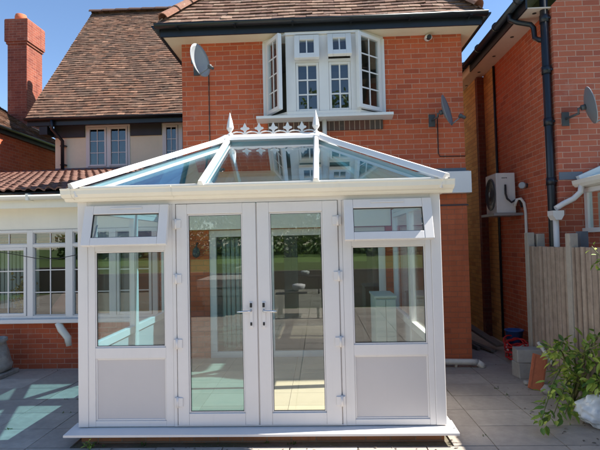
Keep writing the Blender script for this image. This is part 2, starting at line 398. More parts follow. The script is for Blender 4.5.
def wall_open_box(k, x0, x1, y0, y1, z0, z1):
    V = [k.v((x, y, z)) for x in (x0, x1) for y in (y0, y1) for z in (z0, z1)]
    for q in ((0,1,3,2), (4,6,7,5), (2,3,7,6), (0,2,6,4), (1,5,7,3)): k.bm.faces.new([V[i] for i in q])

# ================================================================== THE HOUSE
H = thing('brick_house', (.27, 2.6, 0), 'red brick house with a projecting hipped wing and oriel window behind the conservatory', 'house')
YW = 2.61
# main wing walls
mb = MB(); wall_rects(mb, .27, 4.45, 2.60, 4.93, YW, YW+.25, [(1.62, 3.20, 3.70, 4.80)])
mb.box(4.25, 4.449, YW+.25, 5.2, 0, 4.93); mb.box(.45, 4.25, 5.0, 5.2, 2.6, 4.93); mb.box(.271, .45, YW+.25, 8, 2.6, 4.93)  # unseen depth cut short to let sky light into the passage
mb.build('upper_brick_wall', 'brick', H)
mb = MB(); wall_rects(mb, .02, 4.45, 0, 2.598, YW, YW+.25, [(.64, 3.25, .13, 2.02)])
mb.build('lower_brick_wall', 'brickplain', H)
mb = MB(); mb.box(3.42, 4.47, YW-.012, YW, 2.30, 2.318); mb.build('lintel_line', 'frieze', H)
# wing roof
SL = 1.19; ex0, ex1, ey, ez = .03, 4.67, 2.27, 5.0
half = (ex1-ex0)/2; cs = math.sqrt(1+SL*SL)
mb = MB()
tile_roof(mb, (ex0, ey, ez), (1,0,0), (0,1,SL), ex1-ex0, half*cs, lambda v: (v/cs, ex1-ex0-v/cs))
tile_roof(mb, (ex1, ey, ez), (0,1,0), (-1,0,SL), 3.1, half*cs, lambda v: (v/cs, 3.1+v/cs))
tile_roof(mb, (ex0, ey+7, ez), (0,-1,0), (1,0,SL), 7, half*cs, lambda v: (0, 7-v/cs))
rf = mb.build('wing_roof', 'tile2', H)
mb = MB(); xm = (ex0+ex1)/2; zr = ez+half*SL
mb.poly([(ex0,ey,ez),(ex1,ey,ez),(xm,ey+half,zr)], .03); mb.poly([(ex1,ey,ez),(ex1,5.4,ez),(xm,7.8,zr),(xm,ey+half,zr)], .03); mb.poly([(ex0,10,ez),(ex0,ey,ez),(xm,ey+half,zr),(xm,10,zr)], .03)
mb.build('roof_underlay', 'dark', rf)
mb = MB()
ridge_tiles(mb, (ex0+.06, ey+.06, ez+.06*SL+.03), (xm, ey+half, zr+.03), .11, .28, .9)
ridge_tiles(mb, (ex1-.06, ey+.06, ez+.06*SL+.03), (xm, ey+half, zr+.03), .11, .28, .9)
ridge_tiles(mb, (xm, ey+half, zr+.02), (xm, 7.8, zr+.02), .12, .45)
mb.build('hip_tiles', 'bonnet', rf)
# fascia, soffit, gutter
mb = MB(); mb.box(.05, 4.65, 2.30, 2.325, 4.835, 4.985); mb.box(4.625, 4.65, 2.326, 5.4, 4.835, 4.985); mb.box(.05, .075, 2.326, 8, 4.835, 4.985)
mb.build('fascia', 'black', H)
mb = MB(); mb.box(.076, 4.624, 2.326, YW-.001, 4.845, 4.857); mb.box(4.451, 4.624, YW, 5.4, 4.845, 4.857); mb.box(.076, .269, YW, 8, 4.845, 4.857)
mb.build('soffit', 'soffitw', H)
def half_gutter(mb, A, B, r=.058, th=.005, seg=10, out=(0,-1,0)):
    A, B, o_ = Vector(A), Vector(B), Vector(out); up = Vector((0,0,1))
    pr = []
    for rr in (r, r-th):
        row = [(math.cos(math.pi*t/seg)*rr, -math.sin(math.pi*t/seg)*rr) for t in range(seg+1)]
        pr += row if rr == r else row[::-1]
    Ra = [mb.v(A+o_*p[0]+up*p[1]) for p in pr]; Rb = [mb.v(B+o_*p[0]+up*p[1]) for p in pr]; n = len(pr)
    for i in range(n): f = mb.bm.faces.new((Ra[i], Rb[i], Rb[(i+1)%n], Ra[(i+1)%n])); f.smooth = (i % (seg+1)) != seg
    # closed ends
    for P, X in ((A, Ra), (B, Rb)):
        for t in range(seg//2): pass
    mb.bm.faces.new(Ra[:seg+1]); mb.bm.faces.new(Rb[:seg+1][::-1])
mb = MB(); half_gutter(mb, (-.01, 2.238, 4.985), (4.71, 2.238, 4.985)); half_gutter(mb, (4.712, 2.25, 4.985), (4.712, 5.4, 4.985), out=(1,0,0)); half_gutter(mb, (-.012, 2.25, 4.985), (-.012, 7, 4.985), out=(-1,0,0))
for i in range(6): mb.box(.3+i*.83, .33+i*.83, 2.17, 2.30, 4.922, 4.93)
mb.build('gutter', 'black', H)

# oriel window -------------------------------------------------
BW = MB(); yb = 2.34
# outline of the oriel in plan
pl = [(1.56, YW), (1.88, yb), (2.90, yb), (3.25, YW)]
bay = MB()
bay.prism([(1.50, YW-.002), (1.86, yb-.03), (2.92, yb-.03), (3.30, YW-.002)], 'z', 4.80, 4.842)
bay.prism([(1.54, YW-.002), (1.87, yb-.01), (2.91, yb-.01), (3.26, YW-.002)], 'z', 3.64, 3.69)
bay.box(1.50, 1.60, YW-.04, YW-.001, 3.64, 4.80, .004); bay.box(3.21, 3.31, YW-.04, YW-.001, 3.64, 4.80, .004)
bay.box(1.86, 2.00, yb, yb+.07, 3.69, 4.80, .004); bay.box(2.335, 2.475, yb, yb+.07, 3.69, 4.80, .004); bay.box(2.79, 2.93, yb, yb+.07, 3.69, 4.80, .004)
bay.box(2.0, 2.335, yb+.001, yb+.069, 4.40, 4.44); bay.box(2.475, 2.79, yb+.001, yb+.069, 4.40, 4.44)
bay.box(2.0, 2.335, yb+.001, yb+.069, 4.77, 4.80); bay.box(2.475, 2.79, yb+.001, yb+.069, 4.77, 4.80)
oriel = bay.build('oriel_window', 'upvc', H); oriel['label'] = 'white oriel window with both side casements and both top vents open'
mb = MB(); mb.prism([(1.40, YW-.002), (1.42, yb-.02), (3.38, yb-.02), (3.40, YW-.002)], 'z', 3.60, 3.638); mb.build('sill', 'upvc', oriel)
mb = MB(); mb.box(1.56, 3.26, YW-.03, YW+.02, 3.46, 3.598); mb.build('brick_on_edge', 'edgebrick', H)
mb = MB(); wall_open_box(mb, 1.63, 3.19, YW+.0, YW+1.2, 3.71, 4.79); mb.build('interior', 'room', oriel)
for (a, b) in ((2.0, 2.335), (2.475, 2.79)):
    win(oriel, a+.002, b-.002, yb+.01, 3.692, 4.398, 2, 3, .035, 'fixed_light', backing=None, bw=.02)
    M = Matrix.Translation((0, yb-.005, 4.775)) @ Matrix.Rotation(R(-20 if a > 2.2 else -12), 4, 'X') @ Matrix.Translation((0, -(yb-.005), -4.775))
    win(oriel, a-.01, b+.01, yb-.045, 4.41, 4.775, 2, 1, .075, 'top_vent', backing=None, M=M, bw=.018, label=None)
# left casement: hinged on the wall side, swung out
def casement(hx, hy, w, ang, flip):
    M = Matrix.Translation((hx, hy, 0)) @ Matrix.Rotation(R(ang), 4, 'Z')
    x0, x1 = (0, w) if not flip else (-w, 0)
    return win(oriel, x0, x1, -.03, 3.70, 4.79, 2, 4, .055, 'casement', backing=None, M=M, bw=.018)
casement(1.575, YW-.06, .39, -57, False)
casement(3.235, YW-.06, .46, 40, True)
mb = MB(); mb.tube([(2.40, 2.52, 2.75), (2.40, 2.52, 3.598)], .034, 12); mb.build('white_vent_pipe', 'upvc', H)

# rear left wing ------------------------------------------------
mb = MB(); wall_rects(mb, -3.95, .27, 2.3, 4.72, 6.60, 6.85, [(-3.20, -2.14, 3.66, 4.70), (-1.36, -.55, 3.66, 4.70)])
mb.box(-3.95, -3.75, 6.851, 12.2, 2.3, 4.72); mb.box(.271, 3.7, 6.61, 12.2, 0, 4.72)  # last box: unseen cream body added to bounce warm light into the passage
mb.prism([(6.75, 4.72), (12.0, 4.72), (9.4, 8.5)], 'x', -3.95, -3.75)
mb.build('rendered_wall', 'render', H)
for a, b in ((-3.96, -3.22), (-2.12, -1.38), (-.53, .26)):
    mb = MB(); mb.box(a, b, 6.565, 6.599, 4.42, 4.70); mb.build('timber_frieze', 'frieze', H)
mb = MB(); mb.box(-4.42, .2, 6.25, 6.275, 4.64, 4.80); mb.box(-4.15, -3.96, 6.28, 6.59, 4.44, 4.64); mb.build('rear_fascia', 'black', H)
mb = MB(); mb.box(-4.4, .2, 6.276, 6.599, 4.70, 4.715); mb.build('rear_soffit', 'frieze', H)
mb = MB(); half_gutter(mb, (-4.44, 6.19, 4.80), (-.1, 6.19, 4.80)); mb.build('rear_gutter', 'black', H)
for x0, x1, c in ((-3.20, -2.14, 2), (-1.36, -.55, 2)):
    w = MB(); frame_ring(w, x0, x1, 3.66, 4.70, .05, .05, .05, .05, 6.585, 6.65, .004)
    w.box((x0+x1)/2-.03, (x0+x1)/2+.03, 6.587, 6.65, 3.71, 4.65); w.box(x0-.05, x1+.05, 6.54, 6.6, 3.62, 3.659)
    fo = w.build('upper_window', 'upvc', H)
    for k, (a, b) in enumerate(((x0+.05, (x0+x1)/2-.03), ((x0+x1)/2+.03, x1-.05))):
        ang = -6 if k else 0
        M = Matrix.Translation((b, 6.58, 0)) @ Matrix.Rotation(R(-ang*0), 4, 'Z')
        win(fo, a+.004, b-.004, 6.57, 3.715, 4.645, 2, 3, .045, 'sash', backing='dark', bw=.016)
rs = 1.253; cs2 = math.sqrt(1+rs*rs); ry0, rz0 = 6.2, 4.80; ryt = 9.4
mb = MB(); vl = (ryt-ry0)*cs2
tile_roof(mb, (-4.41, ry0, rz0), (1,0,0), (0,1,rs), 8.2, vl, tw=.165, gauge=.1)
tile_roof(mb, (3.8, 2*ryt-ry0, rz0), (-1,0,0), (0,-1,rs), 8.2, vl, tw=.165, gauge=.1)
r2 = mb.build('rear_roof', 'tile', H)
zt = rz0+(ryt-ry0)*rs
mb = MB(); mb.poly([(-4.38,ry0,rz0),(3.8,ry0,rz0),(3.8,ryt,zt),(-4.38,ryt,zt)], .03); mb.poly([(3.8,2*ryt-ry0,rz0),(-4.38,2*ryt-ry0,rz0),(-4.38,ryt,zt),(3.8,ryt,zt)], .03); mb.build('rear_underlay', 'dark', r2)
mb = MB(); ridge_tiles(mb, (-4.43, ryt, zt+.03), (3.8, ryt, zt+.03), .13, .4, .8); mb.build('ridge_tiles', 'ridge', r2)
mb = MB(); mb.tube([(-3.80, 6.19, 4.75), (-3.80, 6.19, 4.55), (-3.72, 6.50, 4.33), (-3.72, 6.50, 3.5)], .04, 12)
for z in (4.2, 3.75): mb.box(-3.78, -3.66, 6.5, 6.6, z, z+.03)
mb.build('rear_downpipe', 'blackpipe', H)
# single storey left part ---------------------------------------
mb = MB(); wall_rects(mb, -5.2, .02, -.02, 2.45, YW+.04, YW+.25, [(-4.3, -.12, .76, 2.09)])
mb.build('side_extension_wall', 'brick', H)
mb = MB(); mb.box(-5.2, .018, YW+.0, YW+.039, 2.095, 2.45); mb.build('extension_fascia_board', 'creamboard', H)
mb = MB(); mb.box(-5.2, -.02, 2.36, YW-.001, 2.452, 2.47); mb.box(-5.2, -.02, 2.335, 2.359, 2.40, 2.60); mb.build('extension_eave_board', 'cream', H)
mb = MB(); half_gutter(mb, (-5.2, 2.27, 2.575), (-.13, 2.27, 2.575), .068)
for i in range(7): mb.box(-4.9+i*.75, -4.86+i*.75, 2.198, 2.335, 2.50, 2.595)
mb.build('extension_gutter', 'cream', H)
def pantiles(mb, x0, x1, y0, z0, y1, z1, wv=.15, gauge=.30):
    d = Vector((0, y1-y0, z1-z0)); ln = d.length; d.normalize(); n = Vector((0, -d.z, d.y))
    rows = int(ln/gauge); nx = int((x1-x0)/wv)
    for r in range(rows+1):
        for k in range(nx):
            xa = x0+k*wv; jz = random.gauss(0, .003); st = 6
            lo = []; hi = []; ud = []
            for t in range(st+1):
                a = t/st
                h = .036*max(0, math.sin(math.pi*min(1, a*1.35)))**.8 if a*1.35 < 1 else 0
                p = Vector((xa+a*wv, y0, z0))
                lo.append(mb.v(p+d*(r*gauge)+n*(.034+h+jz))); hi.append(mb.v(p+d*(min(ln, (r+1.12)*gauge))+n*(.006+h)))
                ud.append(mb.v(p+d*(r*gauge)+n*(.012+h+jz)))
            for t in range(st):
                f = mb.bm.faces.new((lo[t], lo[t+1], hi[t+1], hi[t])); f.smooth = True
                mb.bm.faces.new((ud[t], ud[t+1], lo[t+1], lo[t]))
mb = MB(); pantiles(mb, -5.1, .25, 2.27, 2.63, 6.58, 3.62); er = mb.build('extension_roof', 'pantile', H)
mb = MB(); mb.poly([(-5.15,2.3,2.625),(.25,2.3,2.625),(.25,6.6,3.615),(-5.15,6.6,3.615)], .02); mb.build('extension_underlay', 'dark', er)
mb = MB(); mb.box(-3.9, .26, 6.5, 6.598, 3.55, 3.68); mb.build('lead_flashing', 'lead', H)
# bay window of the extension
w = MB()
wy = YW-.02
w.box(-4.36, -.10, wy-.08, wy+.14, .70, .758, .006)
for a, b in ((-4.32,-4.25), (-3.58,-3.48), (-2.83,-2.72), (-2.12,-2.03), (-1.53,-1.42), (-.86,-.76), (-.21,-.13)): w.box(a, b, wy, wy+.07, .76, 2.09, .005)
for a, b in ((-4.25,-3.58), (-3.48,-2.83), (-2.72,-2.12), (-2.03,-1.53), (-1.42,-.86), (-.76,-.21)):
    w.box(a, b, wy+.002, wy+.068, .76, .80); w.box(a, b, wy+.002, wy+.068, 2.05, 2.09); w.box(a, b, wy+.002, wy+.068, 1.83, 1.875)
bw_ = w.build('bay_window', 'upvc', H)
for a, b in ((-4.25,-3.58), (-3.48,-2.83), (-2.72,-2.12), (-2.03,-1.53), (-1.42,-.86), (-.76,-.21)):
    win(bw_, a, b, wy+.015, 1.876, 2.049, 2 if b-a > .1 else 1, 1, .012, 'top_light', backing=None, bw=.014)
    op = a in (-2.72, -3.48, -4.25, -.76)
    win(bw_, a+(.012 if op else 0), b-(.012 if op else 0), wy-(.005 if op else -.015), .802, 1.828, 2 if b-a > .1 else 1, 3, .04 if op else .012, 'lower_light', backing=None, bw=.014)
mb = MB(); wall_open_box(mb, -4.28, -.14, wy+.3, wy+2.6, .5, 2.2)
mb.build('interior', 'room', bw_)
mb = MB()
for x0, x1 in ((-4.2,-3.6), (-3.45,-2.88), (-2.68,-2.14), (-2.02,-1.54)):
    for k in range(3): mb.box(x0, x1, wy+.1, wy+.11, 1.88+k*.055, 1.925+k*.055)
mb.build('roller_blind', 'brown', bw_)
mb = MB()
for k in range(30):
    x = -4.2+k*.065; mb.box(x, x+.05, wy+.55, wy+.56, .85, 1.95)
mb.build('vertical_blind', 'curtain', bw_)
mb = MB(); mb.tube([(-1.62, YW-.06, .70), (-1.57, YW-.06, .60), (-1.47, YW-.07, .48), (-1.45, YW-.07, .36)], [.05,.055,.05,.04], 12); mb.build('sill_bracket', 'cream', H)
# patio door of the house inside the conservatory
w = MB(); yd = YW+.02
w.box(.64, 3.25, yd, yd+.07, .13, .22, .005); w.box(.64, 3.25, yd, yd+.07, 1.92, 2.02, .005)
for a, b in ((.64,.74), (1.50,1.60), (2.34,2.44), (3.15,3.25)): w.box(a, b, yd, yd+.07, .22, 1.92, .005)
pdr = w.build('patio_door', 'upvc', H)
mb = MB(); mb.box(.745, 3.145, yd+.03, yd+.045, .225, 1.915); mb.build('pane', 'glassh', pdr)
mb = MB(); wall_open_box(mb, .45, 3.5, YW+.26, 7.0, .1, 2.4); mb.build('interior', 'room', pdr)
mb = MB()
for k in range(5): mb.tube([(.82+k*.07, yd+.18, .25), (.82+k*.07, yd+.18, 1.9)], .03, 8)
mb.build('curtain', 'curtain', pdr)

# ================================================================== THE CONSERVATORY
Cn = thing('conservatory', (1.70, 0, 0), 'white framed conservatory with blue glass hipped roof and central double doors', 'conservatory')
W = 3.40; D_ = 2.45
# plinth and sill
mb = MB(); mb.box(.03, W-.03, .0, .11, -.01, .105); mb.box(.03, .13, .11, YW-.01, -.01, .105); mb.box(W-.13, W-.03, .11, YW-.01, -.01, .105)
mb.build('dwarf_wall', 'plinth', Cn)
mb = MB()
pr = [(-.14, .098), (-.14, .118), (.12, .135), (.12, .106), (-.128, .098)]
mb.prism(pr, 'x', -.07, W+.07)
mb.prism([(-.07, .0975), (-.07, .117), (.10, .1335), (.10, .1055)], 'y', .121, YW-.02); mb.prism([(W-.10, .1055), (W-.10, .1335), (W+.07, .117), (W+.07, .0975)], 'y', .121, YW-.02)
mb.build('sill', 'upvc', Cn)
mb = MB()
for i in range(7):
    for k in range(6): mb.box(.13+i*.45+.002, .13+(i+1)*.45-.002, .13+k*.41+.002, .13+(k+1)*.41-.002, .10, .14)
mb.build('tiled_floor', 'floor', Cn)
FW = .07
# main frames : corner posts, mullions, head, cill rail
mb = MB()
mb.box(0, .095, 0, .095, .136, 2.255, .006); mb.box(W-.095, W, 0, .095, .136, 2.255, .006)
mb.box(.905, .937, .003, FW, .136, 2.20, .003); mb.box(2.463, 2.495, .003, FW, .136, 2.20, .003); mb.box(.9375, .9448, .02, FW-.004, .15, 2.199); mb.box(2.4552, 2.4625, .02, FW-.004, .15, 2.199)
mb.box(.0955, W-.0955, .002, FW, 2.20, 2.254, .003)
mb.box(.0, .07, .095, D_, 2.20, 2.254, .003); mb.box(W-.07, W, .095, D_, 2.20, 2.254, .003)
for x in (0, W-.07):
    mb.box(x, x+.07, D_-.07, D_, .136, 2.20, .003)
    for y in (1.24,): mb.box(x, x+.07, y, y+.07, .136, 2.20, .003)
mb.build('main_frame', 'upvc', Cn)
# ---- side screens front
def screen(x0, x1, gx0, gx1, side):
    mb = MB()
    mb.box(x0, gx0, .006, FW-.004, .137, 2.199, .003); mb.box(gx1, x1, .006, FW-.004, .137, 2.199, .003)
    mb.box(gx0, gx1, .0075, FW-.005, .137, .190, .003); mb.box(gx0, gx1, .0075, FW-.005, .765, .865, .003); mb.box(gx0, gx1, .0075, FW-.005, 1.768, 1.838, .003)
    mb.box(gx0, gx1, .0075, FW-.005, 2.15, 2.199)
    o = mb.build('window_screen', 'upvc', Cn)
    # beads
    b = MB()
    for z0, z1 in ((.190, .765), (.865, 1.768)):
        frame_ring(b, gx0+.0005, gx1-.0005, z0+.0005, z1-.0005, .014, .014, .014, .014, .016, .03, .003)
    b.build('glazing_bead', 'upvc', o)
    q = MB(); frame_ring(q, gx0+.014, gx1-.014, .88, 1.754, .003, .003, .003, .003, .017, .03, 0)
    q.build('gasket', 'rubber', o)
    p = MB(); p.box(gx0+.012, gx1-.012, .024, .05, .202, .753); p.build('lower_panel', 'panel', o)
    gl = MB(); gl.box(gx0+.010, gx1-.010, .026, .044, .877, 1.757); gl.build('pane', 'glass', o)
    # opening vent, hung at its top edge
    M = Matrix.Translation((0, -.012, 2.195)) @ Matrix.Rotation(R(-15), 4, 'X') @ Matrix.Translation((0, .012, -2.195))
    v = MB(); v.X = M
    vx0, vx1 = x0-.005 if side < 0 else x0+.0, x1+.0 if side < 0 else x1+.005
    vx0 = gx0-.066; vx1 = gx1+.056
    frame_ring(v, vx0, vx1, 1.805, 2.19, .085, .085, .075, .085, -.045, .01, .006)
    vo = v.build('vent_window', 'upvc', Cn); vo['label'] = 'top hung vent window propped open'
    v = MB(); v.X = M; v.box(vx0+.082, vx1-.082, -.02, -.005, 1.877, 2.108); v.build('pane', 'glass', vo)
    v = MB(); v.X = M; frame_ring(v, vx0+.085, vx1-.085, 1.880, 2.105, .005, .005, .005, .005, -.034, -.016, 0); v.build('gasket', 'rubber', vo)
    v = MB(); v.X = M; cx = (vx0+vx1)/2; v.box(cx-.15, cx+.15, -.053, -.0455, 2.150, 2.166, .002); v.build('trickle_vent', 'upvc', vo)
    a = MB(); zc = 1.87
    for xx in (gx0+.02, gx1-.02): a.bar((xx, .02, 2.02), (xx, -.075, 1.86), .012, .004)
    a.build('stay_arm', 'galv', vo)
screen(.096, .904, .162, .832, -1)
screen(2.496, 3.304, 2.578, 3.252, 1)
# ---- side walls
for x, s in ((0, 1), (W-.07, -1)):
    ys = ((.096, 1.24), (1.31, D_-.07))
    mb = MB()
    for a, b in ys:
        for z0, z1 in ((.137,.19), (.785,.865), (2.14,2.199)): mb.box(x+.003, x+.067, a, b, z0, z1, .003)
        for yy in (a, b-.03): mb.box(x+.005, x+.065, yy, yy+.03, .19, .785, 0); mb.box(x+.005, x+.065, yy, yy+.03, .865, 2.14, 0)
    o = mb.build('side_frame', 'upvc', Cn)
    for a, b in ys:
        p = MB(); p.box(x+.022, x+.048, a+.03, b-.03, .19, .785); p.build('lower_panel', 'panel', o)
        p = MB(); p.box(x+.028, x+.042, a+.03, b-.03, .865, 2.14); p.build('pane', 'glass', o)
# ---- doors
def door(x0, x1, gx0, gx1, hx, hs, hingex):
    mb = MB(); z0, z1 = .150, 2.196
    mb.box(x0, gx0, -.008, .055, z0, z1, .006); mb.box(gx1, x1, -.008, .055, z0, z1, .006)
    mb.box(gx0, gx1, -.0065, .0535, z0, .258, .005); mb.box(gx0, gx1, -.0065, .0535, 2.10, z1, .005)
    o = mb.build('glazed_door', 'upvc', Cn)
    b = MB(); frame_ring(b, gx0+.0005, gx1-.0005, .2585, 2.0995, .014, .014, .014, .014, .006, .02, .003); b.build('glazing_bead', 'upvc', o)
    q = MB(); frame_ring(q, gx0+.014, gx1-.014, .272, 2.086, .0035, .0035, .0035, .0035, .007, .02, 0); q.build('gasket', 'rubber', o)
    gl = MB(); gl.box(gx0+.010, gx1-.010, .016, .034, .268, 2.09); gl.build('pane', 'glass', o)
    h = MB(); h.box(hx-.017, hx+.017, -.019, -.0085, 1.035, 1.275, .005); h.build('handle_plate', 'upvc', o)
    h = MB(); h.box(hx-.011, hx+.011, -.030, -.0195, 1.225, 1.265, .003); h.box(hx-.009, hx+.009, -.026, -.0195, 1.058, 1.088, .003); h.build('lock_cover', 'rubber', o)
    h = MB(); h.tube([(hx, -.020, 1.195), (hx, -.055, 1.195), (hx+hs*.03, -.062, 1.194), (hx+hs*.125, -.060, 1.190)], [.011,.010,.009,.008], 10); h.build('lever', 'chrome', o)
    for z in (2.01, 1.50, .90, .365):
        k = MB(); k.tube([(hingex, -.018, z-.048), (hingex, -.018, z+.048)], .0115, 12)
        k.box(min(hingex, hingex+(.05 if hingex < 1.7 else -.05)), max(hingex, hingex+(.05 if hingex < 1.7 else -.05)), -.020, -.0085, z-.040, z+.040, .003)
        k.box(min(hingex, hingex-(.03 if hingex < 1.7 else -.03)), max(hingex, hingex-(.03 if hingex < 1.7 else -.03)), -.016, .002, z-.040, z+.040, .003)
        k.build('hinge', 'upvc', o)
    return o
door(.945, 1.694, 1.048, 1.570, 1.640, -1, .943)
door(1.706, 2.455, 1.818, 2.316, 1.757, 1, 2.457)
mb = MB(); mb.box(.938, 2.462, .004, .066, .137, .149, .002); mb.box(1.6945, 1.7055, .012, .05, .15, 2.19); mb.build('threshold', 'upvc', Cn)
# ---- eaves beam and gutter (cream)
def gut_profile(o):   # across: distance outward from the wall line, z
    return [(0, 2.238), (.05, 2.238), (.07, 2.252), (.075, 2.262), (.115, 2.272), (.145, 2.30), (.15, 2.335), (.158, 2.348), (.158, 2.353), (.148, 2.353), (.142, 2.325), (.11, 2.30), (.03, 2.30), (.02, 2.345), (0, 2.345)]
mb = MB(); gp = gut_profile(0)
mb.prism([(-a, z) for a, z in gp], 'x', -.085, W+.10)
gut = mb.build('gutter', 'cream', Cn)
mb = MB(); mb.prism([(-a*.58, z) for a, z in gp], 'y', .002, YW-.02); mb.prism([(W+a*.64, z) for a, z in gp], 'y', .002, YW-.02); mb.build('side_gutter', 'cream', Cn)
for x in (.0, .935, 2.46, W):
    mb = MB(); mb.prism([(-a*1.03-.002, 2.29+(z-2.29)*1.06) for a, z in gp[2:10]], 'x', x-.012, x+.012)
    mb.build('gutter_bracket', 'cream', gut)
mb = MB(); mb.tube([(W+.05, -.12, 2.374), (W+.05, -.125, 2.345)], .012, 10); mb.build('end_cap', 'rubber', gut)
# ---- roof
e0x, e1x, e0y, e1y, ez_ = .075, W-.035, -.09, D_, 2.358
rl, rr_, ryy, rzz = 1.21, 2.275, 1.30, 3.055
def rp(p): return p
glp = dict(front1=[(e0x,e0y,ez_),(1.21,e0y,ez_),(rl,ryy,rzz)], front2=[(1.21,e0y,ez_),(2.265,e0y,ez_),(rr_,ryy,rzz),(rl,ryy,rzz)], front3=[(2.265,e0y,ez_),(e1x,e0y,ez_),(rr_,ryy,rzz)],
 left1=[(e0x,ryy,ez_),(e0x,e0y,ez_),(rl,ryy,rzz)], left2=[(e0x,e1y,ez_),(e0x,ryy,ez_),(rl,ryy,rzz)], right1=[(e1x,e0y,ez_),(e1x,ryy,ez_),(rr_,ryy,rzz)], right2=[(e1x,ryy,ez_),(e1x,e1y,ez_),(rr_,ryy,rzz)],
 back1=[(rl,e1y,ez_),(e0x,e1y,ez_),(rl,ryy,rzz)], back2=[(rr_,e1y,ez_),(rl,e1y,ez_),(rl,ryy,rzz),(rr_,ryy,rzz)], back3=[(e1x,e1y,ez_),(rr_,e1y,ez_),(rr_,ryy,rzz)])
for k, P in glp.items():
    mb = MB(); mb.poly(P, .02); mb.build('roof_pane', 'roofglass', Cn)
def rafter(a, b, w, h=.045, nm='rafter', inner=True):
    a = Vector(a); b = Vector(b); mb = MB()
    up = Vector((0,0,1)); d = (b-a).normalized(); sx = d.cross(up).normalized(); uz = sx.cross(d)
    n = 0
    prof = [(-w/2, .004), (-w/2, .016), (-w*.28, h), (w*.28, h), (w/2, .016), (w/2, .004)]
    A = [mb.v(a+sx*p[0]+uz*p[1]) for p in prof]; B = [mb.v(b+sx*p[0]+uz*p[1]) for p in prof]
    for i in range(6): mb.bm.faces.new((A[i], B[i], B[(i+1)%6], A[(i+1)%6]))
    mb.bm.faces.new(A); mb.bm.faces.new(B[::-1])
    if inner:
        lo = [(-w*.3, -.024), (w*.3, -.024), (w*.3, -.075), (-w*.3, -.075)]
        A = [mb.v(a+sx*p[0]+uz*p[1]) for p in lo]; B = [mb.v(b+sx*p[0]+uz*p[1]) for p in lo]
        for i in range(4): mb.bm.faces.new((A[i], B[i], B[(i+1)%4], A[(i+1)%4]))
        mb.bm.faces.new(A); mb.bm.faces.new(B[::-1])
    return mb.build(nm, 'upvc', Cn)
up_ = .012
for a, b, w, nm in (((1.21,e0y-.03,ez_-.01), (rl,ryy,rzz+up_), .058, 'rafter'), ((2.265,e0y-.03,ez_-.01), (rr_,ryy,rzz+up_), .058, 'rafter'),
    ((e0x-.03,ryy,ez_-.01), (rl,ryy,rzz+up_), .058, 'rafter'), ((e1x+.03,ryy,ez_-.01), (rr_,ryy,rzz+up_), .058, 'rafter'),
    ((rl,e1y,ez_), (rl,ryy,rzz+up_), .058, 'rafter'), ((rr_,e1y,ez_), (rr_,ryy,rzz+up_), .058, 'rafter'),
    ((e0x-.055,e0y-.055,ez_-.015), (rl,ryy,rzz+up_), .105, 'hip_bar'), ((e1x+.055,e0y-.055,ez_-.015), (rr_,ryy,rzz+up_), .105, 'hip_bar'),
    ((e0x,e1y,ez_), (rl,ryy,rzz+up_), .09, 'hip_bar'), ((e1x,e1y,ez_), (rr_,ryy,rzz+up_), .09, 'hip_bar')):
    rafter(a, b, w, .05 if nm == 'rafter' else .06, nm)
# bottom glazing caps along the front eave
mb = MB(); mb.box(e0x, e1x, e0y-.02, e0y+.0, ez_-.004, ez_+.016, .004); mb.build('eave_trim', 'upvc', Cn)
# ridge
mb = MB()
pr = [(ryy-.085, rzz+.005), (ryy-.075, rzz+.04), (ryy-.03, rzz+.075), (ryy+.03, rzz+.075), (ryy+.075, rzz+.04), (ryy+.085, rzz+.005)]
mb.prism(pr, 'x', rl-.02, rr_+.02)
for cx, s in ((rl, -1), (rr_, 1)):
    # flared hood over the meeting hips
    V = []; top = [(cx-s*.01, ryy-.03, rzz+.078), (cx-s*.01, ryy+.03, rzz+.078)]
    rim = [(cx-s*.02, ryy-.10, rzz-.0), (cx+s*.09, ryy-.125, rzz-.018), (cx+s*.175, ryy-.06, rzz-.02), (cx+s*.175, ryy+.06, rzz-.02), (cx+s*.09, ryy+.125, rzz-.018), (cx-s*.02, ryy+.10, rzz-.0)]
    A = [mb.v(p) for p in rim]; B = [mb.v((p[0]*.35+(cx)*.65, ryy+(p[1]-ryy)*.35, rzz+.078)) for p in rim]; Cc = [mb.v((p[0], p[1], p[2]+.028)) for p in rim]
    for i in range(6):
        jn = (i+1) % 6
        mb.bm.faces.new((A[i], A[jn], Cc[jn], Cc[i])); mb.bm.faces.new((Cc[i], Cc[jn], B[jn], B[i]))
    mb.bm.faces.new(B); mb.bm.faces.new(A[::-1])
rdg = mb.build('ridge_cap', 'upvc', Cn)
for cx in (rl+.02, rr_+.0):
    mb = MB(); mb.lathe([(.045,0),(.045,.014),(.020,.032),(.016,.045),(.035,.072),(.045,.095),(.042,.115),(.030,.18),(.014,.24),(.004,.285)], 8, False, (cx, ryy, rzz+.072)); mb.build('finial', 'upvc', rdg)
mb = MB(); zc0 = rzz+.072
N5 = 5; xs0, xs1 = rl+.20, rr_-.17
mb.box(rl+.05, rr_-.04, ryy-.005, ryy+.005, zc0, zc0+.016)
for i in range(N5):
    cx = xs0+(xs1-xs0)*i/(N5-1)
    out = [(1.22*q0, 1.12*q1) for q0, q1 in [(-.014,.010),(-.010,.045),(-.022,.060),(-.040,.066),(-.046,.078),(-.036,.088),(-.020,.090),(-.014,.108),(0,.140),(.014,.108),(.020,.090),(.036,.088),(.046,.078),(.040,.066),(.022,.060),(.010,.045),(.014,.010)]]
    mb.prism([(cx+a, zc0+b) for a, b in out], 'y', ryy-.0045, ryy+.0045)
st_ = (xs1-xs0)/(N5-1)
